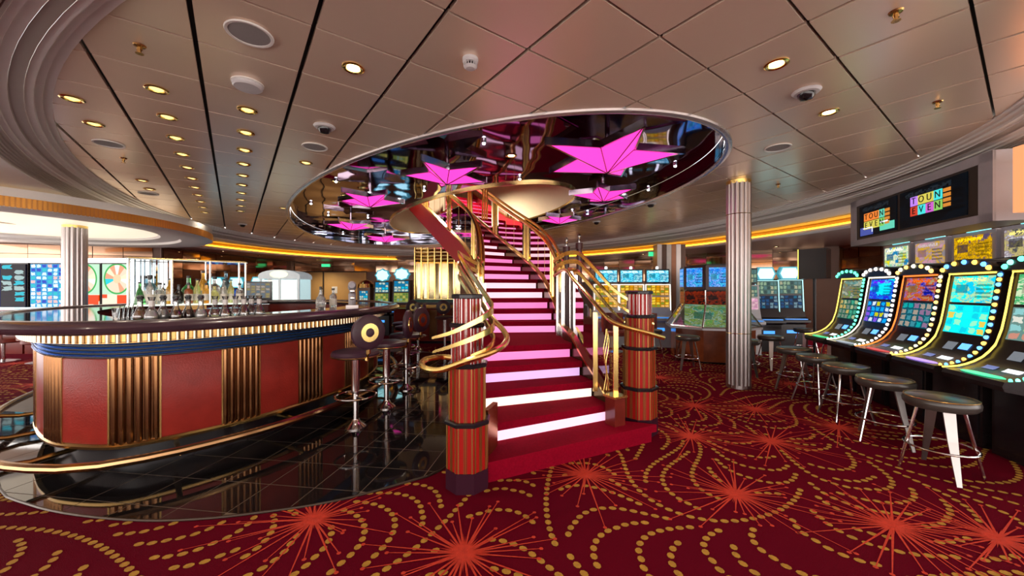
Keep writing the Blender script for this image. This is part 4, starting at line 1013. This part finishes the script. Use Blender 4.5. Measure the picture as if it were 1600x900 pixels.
# ================================================================ OTHER GAME MACHINES
def upright_slot(loc, rz, label, up, lo, sign=None, signcol=None, w_=.56, zt_=1.72, group='upright slot machines', cab=None, edge=None):
    s = thing('slot_machine', label, 'slot machine', loc, rz, group)
    prof = [(.30, 0), (-.16, 0), (-.16, .62), (-.34, .68), (-.34, .73), (-.16, .80), (-.10, 1.0), (-.05, zt_), (.30, zt_)]
    n = len(prof)
    part('cabinet', MB().add([(-w_/2, y, z) for y, z in prof]+[(w_/2, y, z) for y, z in prof], [tuple(range(n)), tuple(range(n, 2*n))[::-1]]+[(i, i+n, (i+1) % n+n, (i+1) % n) for i in range(n)]), cab or CAB, s, smooth=False)
    def scr(name, z0, z1, mat):
        y0 = -.10+.05*(z0-1.0)/(zt_-1.0); y1 = -.10+.05*(z1-1.0)/(zt_-1.0); x = w_/2-.045
        part(name, MB().add([(-x, y0-.012, z0), (x, y0-.012, z0), (x, y1-.012, z1), (-x, y1-.012, z1), (-x, y0, z0), (x, y0, z0), (x, y1, z1), (-x, y1, z1)], [(0, 1, 2, 3), (4, 5, 6, 7), (0, 1, 5, 4), (3, 2, 6, 7)]), mat, s, smooth=False)
    m = 1.0+(zt_-1.0)*.48
    scr('lower_screen', 1.0, m-.02, lo); scr('upper_screen', m+.02, zt_-.03, up)
    part('button_deck', MB().box((0, -.27, .755), (w_*.8, .12, .02), M=Matrix.Translation((0, 0, 0))), E('deck_blue', (.05, .25, .7), .7), s, smooth=False)
    part('belly_light', MB().box((0, -.166, .45), (w_*.45, .01, .07)), E('belly_blue', (.05, .3, .9), 1.2), s, smooth=False)
    if edge:
        part('edge_light', MB().tube([(-w_/2+.015, -.115, .92), (-w_/2+.015, -.068, zt_-.01), (w_/2-.015, -.068, zt_-.01), (w_/2-.015, -.115, .92)], .010, 6), edge, s)
    if sign:
        hb = {'oval': .17, 'hex': .16, 'box': .2, 'cloud': .2}[sign]
        M = Matrix.Translation((0, -.03, zt_+hb*.95)) @ Matrix.Rotation(PI/2, 4, 'X')
        if sign == 'box':
            part('topper', MB().box((0, .03, zt_+.20), (w_*.92, .12, .36)), CAB, s); part('topper_screen', MB().box((0, -.035, zt_+.20), (w_*.84, .012, .29)), signcol, s, smooth=False)
            part('beacon', MB().lathe([(.035, 0), (.035, .05), (.02, .07)], 10, (0, .03, zt_+.38)), E('beacon_white', (.9, .95, 1), 1.5), s)
        else:
            poly = []
            for k in range(24):
                a = 2*PI*k/24; rr = 1+(.10*math.cos(8*a) if sign == 'cloud' else 0)
                if sign == 'hex': poly = [(-w_*.42, 0), (-w_*.3, hb), (w_*.3, hb), (w_*.42, 0), (w_*.3, -hb*.9), (-w_*.3, -hb*.9)]; break
                poly.append((w_*.45*rr*math.cos(a), hb*rr*math.sin(a)))
            part('topper', MB().prism(poly, -.10, .0, M), E('topper_teal', (.05, .35, .45), .6), s)
            part('topper_screen', MB().prism([(x*.82, y*.8) for x, y in poly], .0, .012, M), signcol, s, smooth=False)
    return s
CYAN = E('sign_ice', (.45, .95, 1), 1.3)
# left wall: four wide bright machines with a white light strip above
WH = [(24, 43, 'narrow dark slot machine with turquoise picture at the far left'), (48, 103, 'wide slot machine with blue and white reels, left of the silver column'), (129, 157, 'green wheel slot machine half hidden by the silver column'), (160, 209, 'wide slot machine with a large colourful wheel right of the silver column')]
UPW = screen('wheel_screen', (.62, .80, .66), ((.9, .75, .65), (.1, .65, .7), (.9, .55, .45), (.8, .8, .65), (.9, .85, .8)), 6, 14, 1.15, 'wheel', 3.0)
REEL = screen('reel_screen', (.22, .45, .65), ((.7, .85, .9), (.05, .12, .55), (.05, .55, .6), (.8, .6, .6), (.85, .9, .95)), 6, 11, 1.2, 'grid', 5.0)
DRK = screen('dark_reel', (.02, .02, .04), ((.1, .6, .7), (.03, .03, .05), (.5, .6, .6), (.03, .02, .05)), 2, 8, 1.0, 'grid', 6.0)
for k, (a, b, lab) in enumerate(WH):
    d = 8.6; xa, xb = (a-800)/F*d, (b-800)/F*d
    if k == 2: xa = xb-.72
    if k == 0: xa = xb-.60
    s = thing('slot_machine', lab, 'slot machine', ((xa+xb)/2, d, 0), 0, 'wide slot machines on the left'); wd = xb-xa
    part('base', MB().box((0, .15, .5), (wd+.02, .5, 1.0)), WOODR, s, smooth=False)
    part('diamond', MB().prism([(-.07, 0), (0, .2), (.07, 0), (0, -.2)], 0, .012, Matrix.Translation((0, -.10, .5)) @ Matrix.Rotation(PI/2, 4, 'X')), BLACK, s, smooth=False)
    part('cabinet', MB().box((0, .2, 1.55), (wd+.02, .4, 1.12)), CAB, s, smooth=False)
    part('screen', MB().box((0, -.012, 1.53), (wd-.04, .02, .98)), (DRK, REEL, UPW, UPW)[k], s, smooth=False)
    part('button_deck', MB().box((0, -.10, 1.02), (wd*.9, .22, .05)), P('deck_white', (.5, .55, .6), .3, emit=(.6, .85, 1), es=.8), s, smooth=False)
    part('light_strip', MB().box((0, -.03, 2.10), (wd+.02, .06, .10)), E('strip_white', (1, .95, .9), 2.4), s)
dk = thing('dark_screen', 'blank dark blue screen at the far left edge', 'screen', ((0-800)/F*8.6-.55, 8.6, 0)); part('stand', MB().box((0, .1, .5), (.8, .3, 1.0)), WOODR, dk, smooth=False)
part('panel', MB().box((0, .05, 1.55), (.98, .1, 1.0)), P('navy_screen', (.03, .03, .09), .2, emit=(.05, .05, .16), es=.5), dk, smooth=False)
part('light_strip', MB().box((0, -.03, 2.12), (1.0, .06, .10)), E('strip_white', (1, .95, .9), 2.4), dk)
# red chairs and the low wooden rail in front of them
def armchair(loc, rz, label, mat=None):
    c = thing('club_chair', label, 'chair', loc, rz, 'club chairs')
    mat = mat or P('rust_leather', (.20, .03, .02), .4, 0, .2)
    part('seat', MB().lathe([(.24, .38), (.27, .40), (.27, .47), (.24, .50), (0, .51)], 18), mat, c)
    bk = [(.29*math.cos(a), .29*math.sin(a)) for a in [PI*.05+PI*.9*k/10 for k in range(11)]]
    part('backrest', MB().ribbon([(x, y, .68) for x, y in bk], .42, .06), mat, c)
    part('pedestal', MB().lathe([(.22, 0), (.22, .015), (.03, .05), (.03, .38)], 14), CHROME, c)
    return c
armchair((-10.2, 7.6, 0), 2.6, 'rust leather chair at the far left slot screens')
armchair((-9.3, 7.5, 0), 3.0, 'dark red chair left of the silver column by the blue reels')
armchair((-7.3, 7.9, 0), 3.2, 'dark red chair right of the silver column under the wheel screens')
armchair((3.05, 8.85, 0), -.4, 'rust leather chair between the white-lit slots and the coin pusher')
armchair((2.40, 8.8, 0), .5, 'rust leather chair behind the right newel post')
# far left behind the bar: two blue-signed slots, a white crane game, small blue slots
BL1 = screen('blue_slot', (.08, .12, .4), ((.1, .3, .7), (.4, .45, .6), (.1, .5, .7), (.05, .08, .3)), 4, 4, .9, 'grid', 11.0)
for k, (px, d, lab) in enumerate(((338, 10.6, 'blue slot machine with oval sign behind the bottle shelf'), (370, 10.6, 'dark slot machine with pale blue oval sign left of the till'), (405, 10.4, 'dark slot machine with hexagonal blue sign beside the white prize cabinet'))):
    upright_slot(((px-800)/F*d, d, 0), .08, lab, BL1, BL1, 'hex', CYAN, .52, 1.48, 'slots with blue signs behind the bar')
cg = thing('prize_cabinet', 'white lit prize cabinet with curved top behind the bar', 'game cabinet', ((447-800)/F*10.2, 10.2, 0), .08)
WG = P('white_plastic', (.7, .72, .72), .35, emit=(.7, .9, .95), es=.2)
part('base', MB().box((0, 0, .45), (1.0, .7, .9)), P('silver_box', (.45, .42, .45), .3, .5), cg, smooth=False)
for x in (-.47, 0, .47): part('frame_post', MB().box((x, -.32, 1.3), (.05, .05, .85)), WG, cg, smooth=False)
part('back_panel', MB().box((0, .3, 1.3), (1.0, .05, .85)), E('cabinet_light', (.55, .75, .78), .55), cg, smooth=False)
part('glass_front', MB().box((0, -.33, 1.3), (.94, .01, .8)), glassm('clear_glass', (.9, 1, .97), .15), cg, smooth=False)
arc = [(-.52, 0)]+[(.52*math.cos(PI-PI*k/10), .08+.16*math.sin(PI*k/10)) for k in range(11)]+[(.52, 0)]
part('canopy', MB().prism(arc, -.36, .36, Matrix.Translation((0, 0, 1.72)) @ Matrix.Rotation(PI/2, 4, 'X')), WG, cg)
part('sign', MB().prism([(.22*math.cos(k*PI/10), .09*math.sin(k*PI/10)) for k in range(20)], .36, .375, Matrix.Translation((0, 0, 1.84)) @ Matrix.Rotation(PI/2, 4, 'X')), E('sign_cream', (.9, .9, .6), 1.0), cg)
for k in range(7): part('prize', MB().lathe([(.03, 0), (.05, .05), (.04, .1), (.01, .12)], 8, (-.38+.12*k, .0+.1*(k % 2), .9)), P('prize_%d' % (k % 3), ((.6, .5, .2), (.3, .5, .5), (.6, .3, .3))[k % 3], .4), cg)
BL2 = screen('teal_slot', (.10, .28, .36), ((.15, .6, .75), (.5, .5, .4), (.1, .3, .5), (.6, .65, .6)), 4, 4, 1.0, 'grid', 13.0)
YG = screen('olive_slot', (.35, .38, .18), ((.5, .5, .25), (.2, .3, .15), (.6, .55, .3), (.3, .45, .4)), 5, 4, .9, 'grid', 14.0)
upright_slot(((598-800)/F*12, 12, 0), .0, 'blue slot machine with cloud-shaped sign, left of the gold cabinet', BL2, YG, 'cloud', CYAN, .50, 1.70, 'far blue slots left of the stairs')
upright_slot(((628-800)/F*12, 12, 0), .0, 'tall blue slot machine with cloud sign next to the gold cabinet', BL2, YG, 'cloud', CYAN, .54, 1.74, 'far blue slots left of the stairs')
kb = thing('small_kiosk', 'small gold-topped kiosk left of the blue cloud-sign slots', 'kiosk', ((572-800)/F*12.2, 12.2, 0))
part('body', MB().box((0, 0, .75), (.4, .4, 1.5)), BRONZE, kb, smooth=False); part('hood', MB().lathe([(.26, 0), (.24, .12), (.14, .22), (.0, .26)], 16, (0, 0, 1.5)), GOLD, kb)
part('screen', MB().box((0, -.206, 1.25), (.26, .012, .3)), BL2, kb, smooth=False)
# right far: three slots with white monitors
ORS = screen('orange_slot', (.45, .28, .10), ((.7, .4, .1), (.8, .65, .3), (.3, .35, .15), (.75, .55, .35)), 5, 4, 1.1, 'grid', 15.0)
MON = screen('monitor_blue', (.25, .55, .65), ((.35, .7, .8), (.1, .25, .4), (.6, .8, .85), (.2, .5, .6)), 4, 2, 1.4, 'picture', 16.0)
for k, (px, lab) in enumerate(((947, 'leftmost of three slots with glowing monitors behind the right balustrade'), (986, 'middle of three slots with glowing monitors behind the right newel'), (1027, 'rightmost of three slots with glowing monitors, beside the striped pier'))):
    upright_slot(((px-800)/F*9.6, 9.6, 0), -.15, lab, ORS, ORS, 'box', MON, .62, 1.58, 'slots with glowing monitors', P('slot_white', (.5, .5, .52), .3), WHT)
# two dark slots with cyan signs and one pale one beside the column
GRS = screen('green_slot', (.15, .22, .2), ((.4, .5, .4), (.2, .3, .3), (.5, .5, .4), (.1, .15, .15)), 6, 3, .9, 'grid', 17.0)
BLS = screen('deep_blue_slot', (.02, .06, .12), ((.05, .15, .3), (.1, .25, .35), (.02, .05, .1), (.3, .4, .45)), 5, 4, .8, 'grid', 18.0)
upright_slot((5.98, 8.95, 0), -.1, 'dark slot machine with cyan sign, partly behind the pale one by the column', GRS, BLS, 'hex', CYAN, .54, 1.66, 'slots with cyan signs at the right', None, CYAN)
upright_slot((6.64, 9.1, 0), -.1, 'dark slot machine with wide cyan sign, farther right of the pair', GRS, BLS, 'hex', CYAN, .58, 1.68, 'slots with cyan signs at the right', None, CYAN)
upright_slot((5.32, 8.6, 0), -.1, 'pale slot machine with pink lower screen just right of the silver column', GRS, screen('pink_slot', (.75, .55, .6), ((.9, .75, .75), (.6, .4, .5)), 3, 3, 1.1, 'picture', 19.0), 'box', GRS, .48, 1.55, 'slots with cyan signs at the right', P('slot_white', (.5, .5, .52), .3))
# dark banner box standing over the row, and a low red sign
dkb = thing('speaker_cabinet', 'dark upright cabinet with lit edge left of the hanging screen box', 'cabinet', (5.75, 7.2, 0), -.9)
part('stand', MB().lathe([(.16, 0), (.16, .02), (.025, .04), (.025, 1.66)], 12), CAB, dkb); part('box', MB().box((0, 0, 1.93), (.42, .34, .56)), CAB, dkb); part('edge_light', MB().box((-.215, -.165, 1.93), (.012, .014, .56)), YEL, dkb, smooth=False)

# ---- coin pusher
cp = thing('coin_pusher', 'octagonal coin pusher with glass hoods and blue screens behind the column', 'coin pusher', (4.2, 8.0, 0), -.25)
o8 = lambda r: [(r*math.cos(PI/8+k*PI/4), r*math.sin(PI/8+k*PI/4)) for k in range(8)]
part('base', MB().prism(o8(.80), .04, .66), P('burl_wood', (.22, .05, .015), .2, 0, .6, 5, coat=.6), cp, smooth=False)
part('plinth', MB().prism(o8(.72), 0, .05), BLACK, cp, smooth=False)
part('deck', MB().prism(o8(.92), .66, .70), P('silver_box', (.45, .42, .45), .3, .5), cp, smooth=False)
PUSH = screen('pusher_art', (.12, .22, .12), ((.2, .4, .2), (.5, .5, .25), (.1, .2, .1), (.6, .6, .5), (.15, .35, .3)), 10, 5, .85, 'picture', 24.0)
part('play_field', MB().prism(o8(.52), .70, 1.12), PUSH, cp, smooth=False)
for k in range(8):
    a0, a1 = o8(.90)[k], o8(.90)[(k+1) % 8]; b0, b1 = o8(.60)[k], o8(.60)[(k+1) % 8]
    part('glass_hood', MB().add([(*a0, .70), (*a1, .70), (*b1, 1.14), (*b0, 1.14)], [(0, 1, 2, 3)]), glassm('hood_glass', (.92, .97, .95), .10), cp, smooth=False)
    part('hood_bar', MB().tube([(*a0, .70), (*b0, 1.14)], .018, 6), CHROME, cp)
    part('hood_rail', MB().tube([(*a0, .71), (*a1, .71)], .016, 6), CHROME, cp)
    m0 = o8(.60); x, y = (m0[k][0]+m0[(k+1) % 8][0])/2, (m0[k][1]+m0[(k+1) % 8][1])/2; a = math.atan2(y, x)+PI/2
    part('sign_panel', MB().box((x*.99, y*.99, 1.28), (.44, .03, .27), a), screen('pusher_sign', (.03, .01, .012), ((.03, .01, .01), (.4, .08, .03), (.25, .05, .03), (.03, .02, .02)), 4, 3, .8, 'picture', 25.0), cp, smooth=False)
    part('sign_frame', MB().tube([(*b0, 1.14), (*b0, 1.43)], .014, 6), CHROME, cp)
    h = part('monitor_housing', MB().box((x*.95, y*.95, 1.68), (.46, .08, .48), a), P('maroon_box', (.05, .008, .012), .35), cp, smooth=False)
    part('monitor', MB().box((x*1.035, y*1.035, 1.69), (.34, .014, .38), a), screen('pusher_monitor', (.15, .3, .6), ((.2, .45, .8), (.5, .6, .8), (.1, .2, .5), (.3, .6, .7)), 4, 4, 1.3, 'picture', 26.0), h, smooth=False)
part('upper_core', MB().prism(o8(.56), 1.14, 1.44), DARK, cp, smooth=False)
part('crown', MB().prism(o8(.5), 1.44, 1.95), DARK, cp, smooth=False)

# small things on top of the far counter behind the right balustrade
for k, (px, py, h, lab) in enumerate(((885, 386, .22, 'dark post with glass finial behind the right balustrade, left one'), (905, 380, .24, 'dark post with glass finial behind the right balustrade, right one'))):
    d = 6.6; p = atd(px, py+26, d)
    q = thing('finial_post', lab, 'post', (p[0], p[1], 0), 0, 'finial posts')
    zt_ = CH-(py-HY)*d/F
    part('shaft', MB().lathe([(.05, 0), (.05, zt_-.1), (.065, zt_-.1), (.065, zt_), (.03, zt_+.01)], 12), P('maroon_post', (.06, .008, .012), .3), q)
    part('finial', MB().lathe([(.02, 0), (.028, .05), (.02, .10), (.03, .14), (.0, .17)], 12, (0, 0, zt_)), CG, q)
# exit signs
single('exit_sign', MB().box((0, 0, 0), (.34, .06, .12)), E('exit_green', (.05, .75, .3), 1.0), 'small green exit light below the right cove', 'exit sign', atd(1023, 397, 10.8))
single('exit_sign', MB().box((0, 0, 0), (.34, .06, .12)), E('exit_green', (.05, .75, .3), 1.0), 'small green exit light on the mirrored back wall', 'exit sign', (-8.2, 16.67, 2.5))

# ================================================================ LEFT HANGING DRUM CEILING
dc = (-9.3, 6.8); 
def dring(e, z, n=96): return [(dc[0]+(3.0+e)*math.cos(2*PI*k/n), dc[1]+(3.2+e)*math.sin(2*PI*k/n), z) for k in range(n)]
dr = struct('ceiling_drum', MB().strip([dring(0, ZO+.14), dring(0, 2.56), dring(-.03, 2.545), dring(-.30, 2.535), dring(-.55, 2.55), dring(-.58, 2.60), dring(-.9, 2.62), dring(-1.0, 2.74)]), WHITE, True)
wpart('drum_ceiling', MB().strip([dring(-.60, 2.665), dring(-2.9, 2.665)]), E('drum_glow', (1, .84, .64), .75), dr)
wpart('fascia', MB().strip([dring(.006, 2.565), dring(.006, 2.70)]), P('fascia_orange', (.50, .22, .05), .35, .5), dr)
rbm = mesh('rib', MB().box((0, 0, 0), (.018, .03, .14)), P('rib_orange', (.55, .25, .05), .3, .8), False)
for k in range(420):
    a = 2*PI*k/420
    x, y = dc[0]+3.0*math.cos(a), dc[1]+3.2*math.sin(a)
    if y > 9.2 or x < -10.5 or (a > .9 and a < 4.6): continue
    link('rib', rbm, dr, (x, y, 2.63), (0, 0, a))

# ================================================================ CEILING FIXTURES
SPK = P('speaker_grille', (.30, .27, .26), .6, 0, .1, 200, .5, 400)
LAMPW = E('lamp_warm', (1, .85, .45), 9.0)
LAMPD = E('lamp_dim', (1, .75, .30), 1.2)
def downlight(x, y, z, on, label, power, group, size=1.0, col=(1, .86, .68)):
    d = thing('downlight', label, 'ceiling lamp', (x, y, z), 0, group)
    part('trim_ring', MB().lathe([(.052*size, .002), (.075*size, .0), (.078*size, -.006), (.066*size, -.012), (.05*size, -.006), (.046*size, .01)], 20), GOLD, d)
    part('bulb', MB().lathe([(.045*size, -.001), (.03*size, -.006), (.0, -.008)], 16), LAMPW if on else LAMPD, d)
    if power:
        l = bpy.data.lights.new('downlight_beam', 'SPOT'); l.energy = power*.6; l.spot_size = 2.5; l.spot_blend = .8; l.color = col; l.shadow_soft_size = .05
        lo = bpy.data.objects.new('downlight_beam', l); COL.objects.link(lo); lo.parent = d; lo.location = (0, 0, -.03)
    return d
ring_lab = 'small gold recessed downlight in the rows above the bar'
for k in range(11): 
    x, y, _ = UV(4.12+.6*k, -.505); downlight(x, y, ZC, 0, '%s gold downlight from the viewer in the middle row above the bar' % ORD[k], 26 if k % 2 == 0 else 0, 'gold downlights above the bar')
for k in range(10):
    x, y, _ = UV(4.12+.6*k, .09); downlight(x, y, ZC, 0, '%s gold downlight from the viewer in the right-hand row above the bar' % ORD[k], 26 if k % 2 else 0, 'gold downlights above the bar')
for u in (4.74, 5.34, 7.7, 8.3):
    x, y, _ = UV(u, -1.10); downlight(x, y, ZC, 0, '%s gold downlight in the short row beside the stepped moulding' % ORD[(4.74, 5.34, 7.7, 8.3).index(u)], 18 if u in (5.34, 8.3) else 0, 'gold downlights above the bar')
for px, py, lab in ((552, 106, 'brightly lit downlight above and left of the smoke detector'), (1213, 100, 'brightly lit downlight above the dome camera at the right'), (1295, 175, 'brightly lit downlight below the dome camera at the right')):
    x, y, z = at(px, py, ZC); downlight(x, y, z, 1, lab, 60, 'lit downlights')
for px, py, lab in ((478, 254, 'gold downlight close to the left rim of the mirrored oval'), (442, 325, 'far gold downlight left of the mirrored oval')):
    x, y, z = at(px, py, ZC); downlight(x, y, z, 0, lab, 10, 'lit downlights')
for px, py, lab in ((799, 243, 'downlight in the mirrored ceiling above the stairs'), (524, 283, 'gold downlight in the mirrored ceiling, far left upper'), (538, 305, 'gold downlight in the mirrored ceiling beside a star')):
    x, y, z = at(px, py, ZM); downlight(x, y, z, 1 if px > 700 else 0, lab, 40 if px > 700 else 0, 'downlights in the mirror')
SPKL = E('spot_white', (.85, .95, 1), 14)
for k, (px, py) in enumerate(((525, 281), (486, 316), (513, 334), (756, 220), (663, 295), (575, 338), (1055, 256), (812, 277), (1013, 294), (894, 330), (536, 364))):
    x, y, z = at(px, py, ZM)
    s = thing('spotlight', 'tiny white spotlight glinting in the mirrored ceiling', 'spotlight', (x, y, z), 0, 'tiny spotlights in the mirrored ceiling')
    part('socket', MB().lathe([(.03, 0), (.03, -.03)], 10), CHROME, s); part('bulb', MB().lathe([(.022, -.03), (.016, -.045), (.0, -.05)], 10), SPKL, s)
# mostly unseen downlights added to brighten the hall and its far walls: same fittings
for k, (x, y, z, pw) in enumerate(((2.6, 1.6, ZO, 45), (5.8, 2.6, ZO, 35), (-3.6, .9, ZO, 45), (-.4, -1.6, ZO, 55), (3.2, -1.6, ZO, 50), (-4.4, -1.4, ZO, 50), (7.3, 5.0, ZO, 35), (7.6, 8.4, ZO, 30), (-11.5, 4.0, ZO, 40), (6.4, 10.9, ZO, 30), (-8.6, 3.0, ZO, 35), (-9.2, 13.8, ZO, 60), (-8.0, 15.6, ZO, 200), (-5.2, 15.9, 2.85, 200), (-2.2, 16.0, 2.85, 200), (1.0, 15.9, ZO, 160), (4.6, 13.3, ZO, 200), (7.6, 10.9, ZO, 200), (8.4, 7.6, ZO, 150), (-11.4, 9.0, ZO, 90), (-9.4, 10.6, ZO, 160), (-9.3, 12.2, ZO, 160))):
    downlight(x, y, z, 1, 'recessed downlight added to the low outer ceiling for fill light', pw, 'added downlights of the outer ceiling')
for k, (px, py, lab) in enumerate(((390, 52, 'large round grey speaker grille at the top left of the ceiling'), (170, 224, 'round speaker grille near the stepped moulding on the left'), (492, 229, 'round speaker grille left of the mirrored oval'), (1215, 230, 'round speaker grille right of the mirrored oval'), (232, 302, 'faint far speaker grille on the left of the ceiling'))):
    s = thing('ceiling_speaker', lab, 'speaker', at(px, py, ZC), 0, 'round ceiling speakers')
    part('rim', MB().lathe([(.125, .002), (.132, -.004), (.128, -.012), (.112, -.010), (.11, .0)], 28), WHITE, s); part('grille', MB().lathe([(.112, -.001), (.112, -.007), (.0, -.010)], 28), SPK, s)
s = thing('ceiling_disc', 'plain white round cover on the ceiling left of centre', 'detector', at(387, 130, ZC)); part('cover', MB().lathe([(.10, 0), (.10, -.03), (.09, -.04), (0, -.042)], 28), P('white_plastic_matt', (.6, .57, .57), .4), s); part('rim', MB().lathe([(.108, 0), (.108, -.008), (.10, -.01)], 28), WHITE, s)
s = thing('smoke_detector', 'white smoke detector with vents at the top centre of the ceiling', 'smoke detector', at(735, 92, ZC))
part('base', MB().lathe([(.055, 0), (.055, -.02), (.045, -.03)], 24), P('white_plastic_matt', (.6, .57, .57), .4), s); part('cap', MB().lathe([(.046, -.055), (.03, -.07), (0, -.073)], 24), P('white_plastic_matt', (.6, .57, .57), .4), s)
for k in range(14):
    a = 2*PI*k/14; part('vent_fin', MB().box((.042*math.cos(a), .042*math.sin(a), -.043), (.012, .004, .03), a), P('white_plastic_matt', (.6, .57, .57), .4), s, smooth=False)
part('sensor_core', MB().lathe([(.03, -.03), (.03, -.056)], 12), DARK, s)
for px, py, lab in ((507, 200, 'black dome camera in white mount left of the mirrored oval'), (1260, 145, 'black dome camera in white mount at the right of the ceiling'), (932, 349, 'small dark dome camera near the far right rim of the oval'), (1017, 321, 'small dark dome camera right of the second right star'), (379, 353, 'tiny dark dome camera at the far left of the ceiling')):
    s = thing('dome_camera', lab, 'camera', at(px, py-3, ZC), 0, 'dome cameras')
    part('mount', MB().lathe([(.095, .0), (.10, -.006), (.085, -.022), (.065, -.025)], 28), P('white_plastic_matt', (.6, .57, .57), .4), s)
    part('dome', MB().lathe([(.062, -.022), (.058, -.045), (.04, -.068), (.0, -.078)], 20), BLACK, s)
for px, py, lab in ((218, 75, 'small sprinkler head at the upper left of the ceiling'), (193, 251, 'small sprinkler head near the moulding on the left'), (1465, 163, 'small sprinkler head near the moulding on the right'), (1400, 22, 'small sprinkler head at the upper right of the ceiling'), (1216, 292, 'small sprinkler head above the silver column')):
    s = thing('sprinkler', lab, 'sprinkler', at(px, py-4, ZC), 0, 'sprinkler heads')
    part('escutcheon', MB().lathe([(.035, 0), (.03, -.008), (.012, -.012)], 16), BRASS, s); part('stem', MB().lathe([(.010, -.01), (.010, -.05), (.022, -.052), (.022, -.056)], 10), BRASS, s)
    part('frame_arm', MB().tube([(-.012, 0, -.01), (-.018, 0, -.03), (-.004, 0, -.052)], .003, 5).tube([(.012, 0, -.01), (.018, 0, -.03), (.004, 0, -.052)], .003, 5), BRASS, s)
# unseen lamp added on the deck above to brighten the stairwell wall
x, y, _ = UV(8.6, 4.6); downlight(x, y, 4.69, 1, "unseen lamp added above the stairs to light the stairwell", 1600, 'added upper deck lamps', 1.4)
